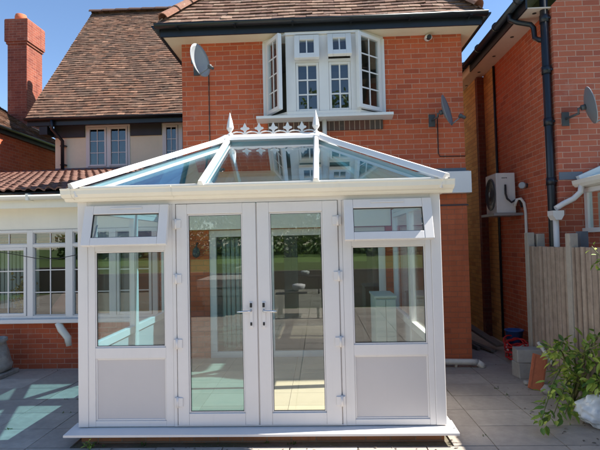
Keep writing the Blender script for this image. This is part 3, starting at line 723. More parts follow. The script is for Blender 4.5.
for i in range(-1, N5):
    c0 = xs0+st_*i+st_/2
    if c0-st_/2 < rl+.03: pass
    pts = [(c0+math.cos(a)*st_*.45, ryy, zc0+.012+math.sin(a)*.034) for a in [math.pi*t/10 for t in range(11)]]
    mb.tube(pts, .0085, 6)
mb.build('cresting', 'upvc', rdg)
# box gutter against the house
mb = MB(); mb.box(.29, 4.48, 2.455, YW-.003, 2.475, 2.785, .004); mb.build('box_gutter', 'upvc', Cn)
mb = MB(); mb.box(.29, 4.46, 2.50, YW-.003, 2.786, 2.80); mb.box(3.9, 4.45, YW-.02, YW-.003, 2.80, 2.85); mb.build('lead_flashing', 'lead', Cn)
mb = MB(); mb.box(.075, W-.075, 2.50, YW-.003, 2.03, 2.473); mb.build('inner_fascia', 'creamboard', Cn)
mb = MB(); mb.lathe([(.005,0),(.045,.02),(.06,.06),(.05,.12),(.02,.16),(.005,.165)], 12, True, (.47, YW-.08, 1.62)); mb.tube([(.47, YW-.08, 1.78), (.47, YW-.01, 1.84)], .012, 8)
tag(mb.build('wall_lantern', 'lnb', None, (.47, YW-.01, 1.6)), 'black wall lantern on the brickwork inside the conservatory, left of the inner patio door', 'wall lantern')

# waste pipe at the foot of the brick pier
mb = MB(); mb.tube([(3.45, 2.50, .085), (4.40, 2.46, .075), (4.47, 2.455, .07)], [.042,.042,.046], 14); mb.tube([(4.47, 2.455, .07), (4.53, 2.45, .03), (4.545, 2.45, 0)], .046, 14); mb.tube([(4.18, 2.475, .075), (4.18, 2.475, 0.0)], .02, 10)
tag(mb.build('waste_pipe', 'pvcpipe', None, (4.0, 2.47, 0)), 'white waste pipe lying along the foot of the orange brick corner', 'pipe')
# black cables on walls
mb = MB(); mb.tube([(4.06, YW-.008, 3.6), (4.06, YW-.008, 3.08), (4.08, YW-.008, 3.03), (4.449, YW-.008, 3.025)], .007, 6)
tag(mb.build('cable', 'rubber', None, (4.06, YW-.01, 3.0)), 'dark cable dropping from the dish on the right of the oriel window', 'cable')
mb = MB(); mb.tube([(.68, YW-.008, 4.45), (.68, YW-.008, 3.6), (.69, YW-.008, 2.8)], .006, 6)
tag(mb.build('cable', 'rubber', None, (.68, YW-.01, 2.8)), 'dark cable running down the brick below the dish left of the oriel window', 'cable')
mb = MB(); pts = [(-4.2, YW-.12, 1.88), (-3.3, YW-.12, 1.80), (-2.62, YW-.12, 1.79), (-2.3, YW-.12, 1.74), (-1.9, YW-.12, 1.66), (-1.6, YW-.12, 1.65), (-1.32, YW-.12, 1.70), (-1.0, YW-.12, 1.8)]
mb.tube(pts, .006, 6); tag(mb.build('cable', 'rubber', None, (-2, YW-.12, 1.7)), 'slack black cable hanging across the ground floor bay window on the left', 'cable')

# ------------------------------------------------------------------ satellite dishes
def dish(loc, normal, wall, r, label, sy=1.15, roll=0):
    t = thing('satellite_dish', loc, label, 'satellite dish', 'satellite dishes on the house walls')
    n = Vector(normal).normalized(); c = Vector(loc)
    sx = Vector((0,0,1)).cross(n).normalized(); uz = n.cross(sx)
    if roll:
        Rm = Matrix.Rotation(R(roll), 3, n); sx = Rm @ sx; uz = Rm @ uz
    def ring_surf(offset, flip, nm, mat, parent):
        mb = MB(); rings = []
        for i in range(7):
            q = i/6; rad = r*q; dep = .26*r*(q*q)-.26*r
            rings.append([mb.v(c+sx*(math.cos(a)*rad)+uz*(math.sin(a)*rad*sy)+n*(dep+offset)) for a in [2*math.pi*k/28 for k in range(28)]] if i else [mb.v(c+n*(-.26*r+offset))])
        for i in range(1, 7):
            A, B = rings[i-1], rings[i]
            for k in range(28):
                f = mb.bm.faces.new((A[0], B[k], B[(k+1)%28])) if i == 1 else mb.bm.faces.new((A[k], B[k], B[(k+1)%28], A[(k+1)%28])); f.smooth = True
        if offset == 0:   # rim
            L0 = rings[-1]; L1 = [mb.v(v.co-n*.008) for v in L0]
            for k in range(28): mb.bm.faces.new((L0[k], L1[k], L1[(k+1)%28], L0[(k+1)%28]))
        return mb.build(nm, mat, parent)
    f = ring_surf(0, False, 'reflector_face', 'dish' if 'shade' in label else 'dishin', t); ring_surf(-.006, True, 'reflector_back', 'dish', t)  # shaded dish gets the darker face, its shade put into the colour
    back = c-n*(.26*r+.006)
    mb = MB(); mb.tube([back, back-n*.05], .035, 12)
    w = Vector(wall); el = Vector((back.x-n.x*.09, back.y-n.y*.09, w.z))
    mb.tube([back-n*.05, back-n*.08, Vector((back.x-n.x*.08, back.y-n.y*.08, w.z)), w], .016, 8)
    mb.bar(w+Vector((0,-.012,-.09)), w+Vector((0,-.012,.09)), .09, .02, (0,1,0)); mb.build('wall_bracket', 'lnb', t)
    tip = c+n*(r*.75)-uz*(r*.75)
    mb = MB(); mb.tube([c-uz*(r*sy)*.98-n*.01, tip-n*.02], .009, 8); mb.build('feed_arm', 'dish', t)
    mb = MB(); d2 = (c-tip).normalized(); mb.tube([tip-d2*.05, tip+d2*.01, tip+d2*.012, tip+d2*.04], [.022,.022,.032,.030], 12); mb.build('receiver', 'lnb', t)
    return t
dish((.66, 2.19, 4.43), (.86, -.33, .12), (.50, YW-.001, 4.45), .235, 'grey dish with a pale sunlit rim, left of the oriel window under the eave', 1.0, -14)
dish((4.13, 2.30, 3.63), (.84, -.46, .22), (3.98, YW-.001, 3.56), .215, 'grey dish with shade coloured into its face near the right corner of the brick wing', 1.05)
dish((5.72, 1.62, 3.45), (.92, -.30, .20), (5.56, 1.949, 3.36), .225, 'grey dish seen from behind on the neighbouring house at the right', 1.05)

# cctv camera
mb = MB(); mb.tube([(3.95, YW-.001, 4.79), (3.95, YW-.05, 4.79)], .045, 16)
cc = mb.build('security_camera', 'upvc', None, (3.95, YW, 4.79)); tag(cc, 'small white dome camera high on the brick under the right eave', 'security camera')
mb = MB(); mb.lathe([(.05,-.005),(.055,.012),(.05,.035),(.03,.055),(.006,.062)], 16, True, (3.95, YW-.09, 4.755)); mb.build('housing', 'upvc', cc)
mb = MB(); mb.tube([(3.95, YW-.10, 4.765), (3.95, YW-.155, 4.76)], [.036,.030], 16); mb.build('lens', 'rubber', cc)

# ================================================================== RIGHT NEIGHBOUR
Nb = thing('neighbouring_house', (5.45, 1.95, 0), 'red brick neighbouring house with black downpipe along the right edge', 'house')
XN = 5.45; YN = 1.95
mb = MB(); mb.prism([(XN, -.02), (11.5, -.02), (11.5, 4.9), (8.5, 7.9), (XN, 4.9)], 'y', YN, YN+.25); mb.build('front_gable_wall', 'brick2', Nb)
mb = MB(); mb.box(XN, XN+.25, YN+.252, 4.02, -.02, 4.9); mb.build('side_wall', 'brick', Nb)
mb = MB(); mb.box(XN+.002, XN+.25, 4.021, 4.60, -.02, 4.9); mb.box(XN-.12, XN+.25, 4.72, 12, -.02, 4.86); mb.build('rear_side_wall', 'brickglow', Nb)
mb = MB(); mb.box(XN-.121, XN+.25, 4.601, 4.719, -.02, 4.86); mb.build('brick_pier', 'brickshade', Nb)
mb = MB(); mb.box(5.13, XN-.001, 1.96, 12, 4.87, 4.885); so = mb.build('soffit', 'soffit', Nb)
mb = MB()
for i in range(8): mb.tube([(5.29, 2.1+i*.75, 4.869), (5.29, 2.1+i*.75, 4.866)], .028, 12)
mb.build('soffit_vent', 'rubber', so)
mb = MB(); mb.box(5.105, 5.129, 1.94, 4.3, 4.86, 5.02); mb.build('fascia', 'black', Nb)
mb = MB(); mb.box(5.105, 5.129, 4.301, 12, 4.86, 5.02); mb.build('rear_fascia', 'soffitw', Nb)
mb = MB(); half_gutter(mb, (5.045, 1.92, 5.02), (5.045, 12, 5.02), .058, out=(-1,0,0))
for i in range(12): mb.tube([(5.045, 2.0+i*.8, 5.02), (5.045, 2.03+i*.8, 5.02)], .068, 12)
mb.build('gutter', 'blackpipe', Nb)
mb = MB(); tile_roof(mb, (5.06, 12, 5.02), (0,-1,0), (1,0,1), 10.06, 4.8); rfn = mb.build('roof', 'tile2', Nb)
mb = MB(); mb.poly([(5.1,12,5.02),(5.1,1.945,5.02),(8.5,1.945,8.42),(8.5,12,8.42)], .03); mb.poly([(11.9,1.945,5.02),(11.9,12,5.02),(8.5,12,8.42),(8.5,1.945,8.42)], .03); mb.build('underlay', 'dark', rfn)
dp = MB()
px, py = 5.385, 2.03
dp.tube([(px, py, 6.3), (px, py, 2.35), (px, py, 1.2), (px, py, .05)], .052, 14)
for z in (4.05, 4.75, 3.35, 2.55): dp.tube([(px, py, z-.05), (px, py, z+.05)], .062, 14); dp.box(px, XN, py-.05, py+.05, z-.012, z+.012)
dp.tube([(5.045, 2.30, 4.97), (5.045, 2.30, 4.88), (5.12, 2.25, 4.82), (5.28, 2.20, 4.76), (5.31, 2.18, 4.70), (5.31, 2.16, 4.55), (5.34, 2.10, 4.50), (5.385, 2.03, 4.46)], .035, 10)
dp.build('downpipe', 'blackpipe', Nb)
mb = MB(); mb.tube([(XN-.02, 4.02, 4.85), (XN-.02, 4.02, .1)], .022, 8); mb.build('thin_downpipe', 'blackpipe', Nb)

# heat pump
hp = thing('heat_pump', (5.22, 3.1, 2.18), 'pale grey outdoor air unit bracketed on the neighbouring side wall above the passage', 'air conditioner')
mb = MB(); mb.box(5.06, 5.355, 3.10, 3.56, 2.20, 2.83, .012); mb.build('casing', 'acwhite', hp)
mb = MB(); mb.lathe([(.255,0),(.26,.012),(.245,.02),(.235,.006),(.06,.006),(.05,.02),(.005,.022)], 32, True)
for v in mb.bm.verts: v.co = Vector((5.06-v.co.z, 3.33+v.co.x*.82, 2.51+v.co.y))
for k in range(4): mb.tube([(5.045, 3.33+.046*(k+1)*math.cos(q), 2.51+.055*(k+1)*math.sin(q)) for q in [2*math.pi*t/28 for t in range(28)]], .004, 5, closed=True)
mb.build('fan_grille', 'lnb', hp)
mb = MB()
mb.box(5.0, 5.445, 3.06, 3.64, 2.160, 2.199); mb.build('bracket', 'galv', hp)
mb = MB()
for i, (a, b) in enumerate(((0,.012), (.018,.012), (.036,.012), (.054,.010), (.068,.012))): mb.box(5.150+a, 5.150+a+b, 3.0965, 3.0995, 2.742+(.002 if i == 3 else 0), 2.758)
mb.build('maker_mark', 'lnb', hp)
mb = MB(); mb.tube([(5.19, 3.07, 2.64), (5.185, 3.06, 2.50), (5.20, 3.04, 2.42), (5.26, 3.03, 2.36), (5.33, 3.03, 2.40), (5.39, 3.04, 2.38), (5.42, 3.04, 2.28)], .016, 8)
mb.build('insulated_pipe', 'copper', hp)
mb = MB(); mb.tube([(5.30, 3.02, 2.30), (5.33, 3.00, 2.40), (5.38, 2.98, 2.41), (5.42, 2.96, 2.34), (5.425, 2.93, 2.2), (5.425, 2.93, 1.2), (5.425, 2.93, .1)], .022, 10)
mb.build('drain_hose', 'pvcpipe', hp)
lt = thing('security_light', (5.43, 2.90, 2.58), 'small round light on the neighbouring wall beside the air unit', 'wall light')
mb = MB(); mb.tube([(XN-.001, 2.90, 2.60), (XN-.06, 2.90, 2.60)], .035, 14); mb.build('base', 'lnb', lt)
mb = MB(); mb.tube([(XN-.06, 2.90, 2.60), (XN-.09, 2.86, 2.60), (XN-.11, 2.83, 2.60)], [.05,.055,.045], 14); mb.build('lamp_head', 'dishin', lt)

# neighbouring conservatory
Nc = thing('neighbouring_conservatory', (5.75, 1.9, 0), 'white lean-to conservatory with a window and white hopper at the right edge', 'conservatory')
XC = 5.75
mb = MB(); mb.box(XC, XC+.25, -1.5, YN-.002, -.01, 1.86); mb.build('dwarf_wall', 'brick2', Nc)
mb = MB(); mb.box(XC-.03, XC+.2, -1.5, YN-.002, 1.861, 1.92, .004); mb.box(XC, XC+.07, -1.5, YN-.002, 2.38, 2.44)
for y in (1.86, .9, 0, -1.2): mb.box(XC+.002, XC+.068, y, y+.07, 1.921, 2.379)
nf = mb.build('window_frame', 'upvc', Nc)
mb = MB(); mb.box(XC+.03, XC+.04, -1.4, 1.86, 1.922, 2.378); mb.build('pane', 'glassh', nf)
mb = MB()
for k in range(22): y = -1.3+k*.145; mb.box(XC+.12+.02*(k%2), XC+.13+.02*(k%2), y, y+.12, 1.93, 2.37)
mb.build('curtain', 'curtain', nf)
mb = MB(); mb.prism([(XC+.03, 2.441), (XC-.10, 2.455), (XC-.13, 2.49), (XC-.14, 2.54), (XC-.10, 2.55), (XC+.03, 2.53)], 'y', -1.6, YN-.002); mb.build('gutter', 'cream', Nc)
mb = MB(); mb.poly([(XC-.05,YN-.01,2.55),(XC-.05,-1.6,2.55),(8.4,-1.6,3.7),(8.4,YN-.01,3.7)], .03); mb.build('roof_glass', 'roofglass', Nc)
for yy in (YN-.05, .4, -1.5):
    mb = MB(); mb.bar((XC-.08, yy, 2.57), (8.4, yy, 3.73), .07, .06); mb.build('roof_bar', 'upvc', Nc)
mb = MB(); mb.box(XC-.3, XC+.0, YN-.016, YN-.002, 2.56, 2.66); mb.build('lead_flashing', 'lead', Nc)
mb = MB(); mb.tube([(XC-.08, 1.82, 2.48), (XC-.10, 1.82, 2.38), (XC-.18, 1.84, 2.30), (XC-.30, 1.86, 2.24), (5.35, 1.86, 2.18)], .036, 12)
mb.tube([(5.345, 1.86, 2.05), (5.345, 1.86, 1.60), (5.345, 1.86, .05)], .036, 12)
mb.prism([(5.275, 2.15), (5.415, 2.15), (5.415, 2.09), (5.38, 2.03), (5.31, 2.03), (5.275, 2.09)], 'y', 1.78, 1.93); mb.build('rainwater_hopper', 'upvc', Nc)

# ================================================================== FENCE
Fn = thing('timber_fence', (5.12, 1.1, 0), 'weathered grey vertical board fence with concrete posts on the right', 'fence')
for k, y in enumerate((2.13, 1.06, -.75, -2.6)):
    mb = MB(); mb.box(5.07, 5.165, y-.05, y+.05, -.05, 1.88-.03*(k > 0), .008); mb.build('concrete_post', 'concrete', Fn)
for a, b in ((1.11, 2.08), (-.70, 1.01), (-2.55, -.80)):
    mb = MB(); y = a
    while y < b-.02:
        w = min(.105, b-y); z = 1.695+random.uniform(-.004,.004)
        mb.box(5.098+random.uniform(-.002,.002), 5.112, y+.002, y+w-.012, .16, z, .002)
        mb.box(5.088, 5.098, y+w-.022, y+w+.004, .16, z-.003)
        y += w
    mb.build('board_panel', 'board', Fn)
    mb = MB()
    for z in (.35, .95, 1.55): mb.box(5.113, 5.15, a, b, z, z+.06)
    mb.build('rail', 'wood', Fn)
    mb = MB(); mb.box(5.095, 5.14, a, b, .0, .155, .004); mb.build('gravel_board', 'concrete', Fn)
mb = MB(); mb.box(5.19, 5.29, 2.06, 2.16, 0, 1.86, .006); mb.build('concrete_post', 'concrete', Fn)
mb = MB(); mb.box(5.25, 5.34, 1.12, 1.22, 0, 1.87, .006); mb.build('dark_post', 'lead', Fn)
# added dark gate, standing in for shade at the passage end
mb = MB()
for k in range(8): mb.box(4.46+k*.108, 4.46+k*.108+.104, 7.5, 7.53, .05, 2.1)
mb.box(4.46, 5.32, 7.531, 7.57, .4, .5); mb.box(4.46, 5.32, 7.531, 7.57, 1.6, 1.7)
tag(mb.build('shade_gate', 'gate', None, (4.9, 7.5, 0)), 'added dark gate standing in for shade at the far end of the passage', 'gate')

# ================================================================== LOOSE ITEMS
# planks in the passage
def plank(a, b, w, h, label, nm='plank'):
    mb = MB(); mb.bar(a, b, w, h, bev=.003); o = mb.build(nm, 'wood', None, (a[0], a[1], 0)); tag(o, label, 'plank', 'old planks in the passage')
plank((5.12, 3.35, .10), (4.58, 5.0, .50), .14, .04, 'widest grey plank lying sloped up the passage, uppermost of the three')
plank((4.82, 3.45, .035), (4.55, 4.9, .20), .05, .05, 'thin dark batten nearest the brick corner in the passage')
plank((4.98, 3.25, .04), (4.62, 4.7, .10), .07, .03, 'narrow plank on the paving between the two sloped timbers')
# red hose
hs = MB(); cx, cy = 5.17, 2.78; pts = []
for t in range(170):
    a = t*.33; rr = .20+.035*math.sin(t*.21)+.02*math.sin(t*1.3)
    pts.append((cx+rr*math.cos(a)*.8, cy+rr*math.sin(a)*.7, .03+t*.0013+.03*math.sin(a*2.3)+.10*max(0, math.sin(a))))
hs.tube(pts, .011, 7); hz = hs.build('garden_hose', 'redhose', None, (cx, cy, 0)); tag(hz, 'tangled coil of red hose beside the fence end post', 'hose')
hs = MB(); pts = [(cx+.20*math.cos(t*.3)*.8, cy+.20*math.sin(t*.3)*.75-.02, .20+.03*math.sin(t)) for t in range(12)]
hs.tube(pts, .012, 7); hs.build('white_section', 'upvc', hz)
# blue tub
mb = MB(); mb.lathe([(.10,0),(.13,.20),(.14,.20),(.14,.215),(.12,.215),(.095,.02)], 20, True, (5.22, 3.02, .20)); tb = mb.build('plastic_tub', 'blue', None, (5.22, 3.02, .2)); tag(tb, 'blue plastic tub behind the red hose', 'tub')
mb = MB(); mb.lathe([(.13,0),(.13,.2)], 20, True, (5.22, 3.02, 0)); tag(mb.build('upturned_pot', 'block', None, (5.22, 3.02, 0)), 'dark upturned pot under the blue tub', 'pot')
# concrete blocks
def block(x, y, z, rz, sx, sy, sz, label):
    mb = MB(); mb.box(-sx/2, sx/2, -sy/2, sy/2, 0, sz, .01)
    for v in mb.bm.verts: v.co += Vector((random.uniform(-.003,.003),)*3)
    o = mb.build('concrete_block', 'block'); o.location = (x, y, z); o.rotation_euler.z = R(rz); tag(o, label, 'concrete block', 'blocks stacked by the fence')
block(4.98, 1.98, 0, 6, .36, .2, .20, 'lowest grey block of the pile against the fence')
block(4.96, 1.96, .201, -4, .32, .2, .17, 'topmost grey block of the pile against the fence')
# terracotta tile leaning
o = MB(); o.box(-.085, .085, -.011, .011, 0, .42, .003)
o.box(-.07, -.055, -.016, -.011, .02, .40); o.box(.055, .07, -.016, -.011, .02, .40)
ob = o.build('clay_tile', 'terracotta'); ob.location = (4.80, 1.40, .005); ob.rotation_euler = (R(-22), R(17), R(-8)); tag(ob, 'orange clay tile leaning back against the grey blocks', 'tile')
# stones
def rock(x, y, z, s, label, seed, mat='block'):
    random.seed(seed); bm = bmesh.new(); bmesh.ops.create_icosphere(bm, subdivisions=2, radius=s)
    for v in bm.verts: v.co *= random.uniform(.82, 1.15); v.co.z *= .65
    me = bpy.data.meshes.new('stone'); bm.to_mesh(me); bm.free(); me.materials.append(MT[mat]); o = bpy.data.objects.new('stone', me); COL.objects.link(o); o.location = (x, y, z+s*.5); tag(o, label, 'stone')
rock(4.90, 1.26, 0, .09, 'pale stone just right of the leaning clay tile', 3)
rock(4.80, 1.62, 0, .05, 'small stone behind the foot of the clay tile', 4)
random.seed(21)
mb = MB(); mb.tube([(5.06, 1.50, .28), (4.99, 1.70, .50)], .022, 12); tag(mb.build('pipe_offcut', 'pvcpipe', None, (5.03, 1.6, .28)), 'short white pipe offcut resting on the blocks against the fence', 'pipe')
mb = MB(); mb.tube([(5.08, .95, .20), (5.02, 1.15, .38)], .028, 12); tag(mb.build('pipe_offcut', 'galv', None, (5.05, 1.0, .2)), 'grey pipe offcut half hidden in the shrub', 'pipe')
# stone planter on the left
pt = thing('stone_planter', (-2.46, 2.30, 0), 'weathered mottled stone planter at the left edge under the bay window', 'planter')
mb = MB(); mb.box(-2.74, -2.18, 2.06, 2.5, 0, .06, .01); mb.build('foot', 'stone', pt)
mb = MB()
pr = [(.22,.06),(.26,.09),(.275,.16),(.25,.19),(.255,.24),(.225,.34),(.19,.42),(.185,.46),(.215,.48),(.215,.53),(.17,.53),(.15,.45)]
mb.lathe(pr, 20, True, (-2.46, 2.28, 0))
for v in mb.bm.verts: v.co += Vector((random.uniform(-.012,.012), random.uniform(-.012,.012), random.uniform(-.008,.008)))
mb.build('bowl', 'stone', pt)
# sack
bm = bmesh.new(); bmesh.ops.create_uvsphere(bm, u_segments=64, v_segments=40, radius=1)
for v in bm.verts:
    p = v.co.copy(); a = math.atan2(p.y, p.x); k = math.sqrt(max(0, 1-p.z*p.z))
    f = 1+.035*math.sin(a*9+p.z*6)*k+.02*math.sin(a*17-p.z*11)+.03*math.sin(p.z*14+a*3)+.05*math.sin(a*2+1)
    v.co = Vector((p.x*f*.26, p.y*f*.19, max(-.13, p.z*.165*(1+.06*math.sin(a*5)))))
    v.co += p*(mnoise.noise(p*3.1)*.035+mnoise.noise(p*8)*.016+abs(mnoise.noise(p*5.3+Vector((3,1,2))))*-.03)
    v.co.z = max(v.co.z, -.13)
    if v.co.x > .12: v.co.y *= 1-.9*(v.co.x-.12); v.co.z *= 1-.6*(v.co.x-.12)
for f in bm.faces: f.smooth = True
me = bpy.data.meshes.new('sack'); bm.to_mesh(me); bm.free(); me.materials.append(MT['bag']); sk = bpy.data.objects.new('sack', me); COL.objects.link(sk); sk.location = (4.98, .28, .13); sk.rotation_euler = (0, R(4), R(-10)); tag(sk, 'full white sack lying under the shrub in the bottom right corner', 'sack')

# ------------------------------------------------------------------ foliage
def leaf(bm, p, d, ln, w, up=None):
    d = Vector(d).normalized(); up = Vector(up) if up else Vector((random.gauss(0,.5), random.gauss(0,.5), 1)).normalized()
    s = d.cross(up)
    if s.length < .01: s = Vector((1,0,0))
    s.normalize(); n = s.cross(d); p = Vector(p)
    prof = [(0,.0),(.25,.8),(.5,1),(.78,.62),(1,0)]
    mid = [p+d*(ln*t)+n*(-.18*ln*t*t) for t, _ in prof]
    Lf = []; Rt = []; C = [bm.verts.new(q) for q in mid]
    for (t, q), c in zip(prof[1:-1], mid[1:-1]):
        Lf.append(bm.verts.new(c+s*(w*q*.5)+n*(.12*w))); Rt.append(bm.verts.new(c-s*(w*q*.5)+n*(.12*w)))
    bm.faces.new((C[0], Lf[0], C[1])); bm.faces.new((C[0], C[1], Rt[0]))
    for i in range(2):
        bm.faces.new((C[i+1], Lf[i], Lf[i+1], C[i+2])); bm.faces.new((C[i+1], C[i+2], Rt[i+1], Rt[i]))
    bm.faces.new((C[3], Lf[2], C[4])); bm.faces.new((C[3], C[4], Rt[2]))
def shrub(name, root, stems, label, leafn, llen, spread=.10):
    t = thing(name, root, label, 'shrub')
    sm = MB(); lf = MB()
    for pts in stems:
        P = [Vector(root)]+[Vector(q) for q in pts]
        # smooth
        Q = []
        for i in range(len(P)-1):
            for k in range(6):
                a = k/6; p0 = P[max(i-1,0)]; p1, p2 = P[i], P[i+1]; p3 = P[min(i+2, len(P)-1)]
                Q.append(.5*((2*p1)+(-p0+p2)*a+(2*p0-5*p1+4*p2-p3)*a*a+(-p0+3*p1-3*p2+p3)*a**3))
        Q.append(P[-1]); n = len(Q)
        sm.tube(Q, [.009*(1-.75*i/n)+.0015 for i in range(n)], 6)
        for i in range(int(n*.28), n):
            for q in range(leafn):
                d = (Q[min(i+1, n-1)]-Q[i-1]).normalized(); rd = Vector((random.gauss(0,1), random.gauss(0,1), random.gauss(-.15,.8))).normalized()
                b = Q[i]+rd*random.uniform(0, spread)
                leaf(lf.bm, b, (rd*1.0+d*.6), random.uniform(.4,1.35)*llen, random.uniform(.30,.55)*llen)
    sm.build('stems', 'stem', t); lf.build('leaves', 'leaf', t, recalc=False); return t
random.seed(5)
shrub('leafy_shrub', (5.0, .95, 0), [
    [(4.82,.75,.40),(4.58,.45,.40),(4.38,.2,.26),(4.25,.06,.11)],
    [(4.85,.70,.32),(4.62,.42,.25),(4.44,.22,.12)],
    [(4.88,.85,.50),(4.78,.75,.62),(4.68,.70,.60)],
    [(5.0,.7,.50),(4.95,.55,.66),(4.98,.4,.74)],
    [(5.06,.7,.45),(5.05,.5,.58),(5.08,.3,.72)],
    [(4.95,.7,.3),(4.86,.6,.42),(4.76,.55,.48)],
    [(5.06,.6,.3),(5.0,.45,.38),(4.92,.35,.42)],
    [(5.0,.9,.30),(4.92,.95,.46),(4.84,1.0,.52)],
    [(5.04,.95,.45),(4.9,.9,.66),(4.74,.8,.62)], [(5.06,.85,.5),(5.04,.6,.75),(5.0,.35,.85)], [(4.9,.72,.2),(4.75,.5,.2),(4.62,.35,.10)], [(5.0,.6,.25),(4.9,.3,.45),(4.84,.05,.40)]], 'light green leafy shrub arching out from the fence at bottom right', 3, .095, .10)
random.seed(8)
shrub('leafy_shrub', (5.02, -.35, 0), [
    [(5.0,-.2,.8),(4.92,-.05,1.4),(4.80,.1,1.72)],
    [(5.04,-.3,.8),(4.98,-.2,1.45),(4.90,0,1.60),(4.84,.16,1.55)]], 'yellow green shoots of a taller shrub against the neighbouring window at the right edge', 2, .06, .05)
random.seed(11)
shrub('small_weed', (.16, -.10, 0), [[(.15,-.13,.02),(.13,-.15,.05)], [(.18,-.12,.02),(.20,-.15,.045)], [(.17,-.12,.03),(.165,-.14,.07)]], 'tiny green weed at the left foot of the conservatory brickwork', 1, .035, .012)

# ================================================================== LEFT NEIGHBOUR
Ln = thing('neighbouring_house', (-5.2, 7, 0), 'red brick house with tall chimney at the far left edge', 'house')
XL = -5.15; 
mb = MB(); mb.box(XL-.25, XL, 3, 9.6, -.02, 4.55); mb.box(XL-6, XL-.25, 2.999, 3.2, -.02, 4.55); mb.build('side_wall', 'brick', Ln)
mb = MB(); mb.box(XL, XL+.08, 2.9, 9.7, 4.52, 4.66); half_gutter(mb, (XL+.145, 2.9, 4.66), (XL+.145, 9.7, 4.66), .058, out=(1,0,0)); mb.tube([(XL+.09, 9.55, 4.6), (XL+.09, 9.55, 0)], .04, 10); mb.build('gutter', 'black', Ln)
mb = MB(); sl = .62; cl = math.sqrt(1+sl*sl); tile_roof(mb, (XL+.08, 2.8, 4.68), (0,1,0), (-1,0,sl), 7.0, 5.0*cl, tw=.165, gauge=.11); rl_ = mb.build('roof', 'tile', Ln)
mb = MB(); mb.poly([(XL+.05,2.8,4.67),(XL+.05,9.8,4.67),(XL-5,9.8,4.67+5.05*sl),(XL-5,2.8,4.67+5.05*sl)], .04); mb.build('underlay', 'dark', rl_)
cx0, cx1, cy0, cy1 = -6.80, -6.22, 9.1, 9.88
mb = MB(); mb.box(cx0, cx1, cy0, cy1, 3.2, 7.86); mb.box(cx0-.03, cx1+.03, cy0-.03, cy1+.03, 7.861, 7.93); mb.box(cx0-.06, cx1+.06, cy0-.06, cy1+.06, 7.931, 8.58); ch = mb.build('chimney', 'brickchim', Ln)
mb = MB(); mb.box(cx0-.05, cx1+.05, cy0-.05, cy1+.05, 8.581, 8.605); mb.lathe([(.17,0),(.17,.17),(.15,.22),(.15,.24),(.12,.24),(.12,.02)], 18, True, (-6.55, 9.35, 8.605)); mb.build('chimney_pot', 'terracotta', ch)
mb = MB(); mb.prism([(cy0-.10, 4.9), (cy1+.1, 4.9), (cy1+.1, 5.42), (cy0-.10, 5.42)], 'x', cx1+.002, cx1+.03); mb.build('flashing', 'creamboard', ch)

# ================================================================== GARDEN BEHIND THE CAMERA (seen only as reflections)
mb = MB(); mb.box(-20, 24, -70, -9.2, -.2, .98); tag(mb.build('raised_lawn', 'lawn'), 'raised lawn behind the camera, mirrored in the door glass', None, None, 'structure')
mb = MB(); mb.box(-20, -.8, -9.19, -8.95, -.02, 1.02); mb.box(.5, 24, -9.19, -8.95, -.02, 1.02); mb.box(-.8, .5, -9.19, -9.0, -.02, .98)
tag(mb.build('garden_wall', 'wood', None, (0, -9.1, 0)), 'low dark timber retaining wall at the back of the patio, mirrored in the glass', 'wall')
mb = MB()
for k in range(4): mb.box(-.79, .49, -8.999, -8.05+.24*k, .245*k-.0, .245*k+.2)
tag(mb.build('garden_steps', 'slab', None, (-.15, -8.5, 0)), 'pale steps up to the raised lawn, mirrored in the left door', 'steps')
def tree(x, y, h, r, label, seed, src=None):
    random.seed(seed); t = thing('garden_tree', (x, y, 0), label, 'tree', 'trees at the end of the garden')
    if src:
        for ch_ in src.children: c = ch_.copy(); COL.objects.link(c); c.parent = t
        t.scale = (h, h, h); t.rotation_euler.z = seed
        return t
    mb = MB(); mb.tube([(x, y, -.1), (x+.05, y, h*.2), (x-.05, y+.05, h*.45), (x, y, h*.8)], [.22,.17,.12,.04], 10)
    for k in range(7):
        a = k*2.4; mb.tube([(x, y, h*(.3+.06*k)), (x+r*.4*math.cos(a), y+r*.4*math.sin(a), h*(.42+.06*k)), (x+r*.75*math.cos(a), y+r*.75*math.sin(a), h*(.5+.06*k))], [.09,.05,.02], 7)
    mb.build('trunk', 'bark', t)
    lf = MB(); cl = [(random.gauss(0,r*.45), random.gauss(0,r*.45), h*random.uniform(.32,.95), r*random.uniform(.22,.42)) for _ in range(42)]
    for c in cl:
        for q in range(170):
            d = Vector((random.gauss(0,1), random.gauss(0,1), random.gauss(0,1))).normalized()*c[3]*random.uniform(.6,1)
            p = Vector((x+c[0], y+c[1], c[2]))+d; nrm = Vector((random.gauss(0,1), random.gauss(0,1), random.gauss(.4,1))).normalized(); s1 = nrm.orthogonal().normalized()*.13; s2 = nrm.cross(s1)
            lf.bm.faces.new([lf.bm.verts.new(p+s1), lf.bm.verts.new(p+s2*.6), lf.bm.verts.new(p-s1), lf.bm.verts.new(p-s2*.6)])
    lf.build('crown', 'treeleaf', t, recalc=False); return t
t0 = tree(-9, -27, 8.0, 3.2, 'leafy garden tree far left, mirrored in the glass', 31)
tree(-2.5, -30, .95, 3, 'slightly lower garden tree left of centre, mirrored in the glass', 1.1, t0)
tree(5, -29, 1.7, 3, 'very tall garden tree straight behind the patio, mirrored in the glass', 2.3, t0)
tree(10, -30, 1.05, 3, 'broad garden tree right of centre, mirrored in the glass', 4.0, t0)
tree(17, -26, .9, 3, 'garden tree far right, mirrored in the glass', 5.2, t0)
tree(-14, -31, 1.2, 3, 'garden tree beyond the far left end of the hedge, mirrored in the glass', .4, t0)
tree(.8, -33, 1.25, 3, 'garden tree between the two middle trees, mirrored in the glass', 3.3, t0)
tree(-6, -35, 1.5, 3, 'tall garden tree behind the left hand pair, mirrored in the glass', 2.9, t0)
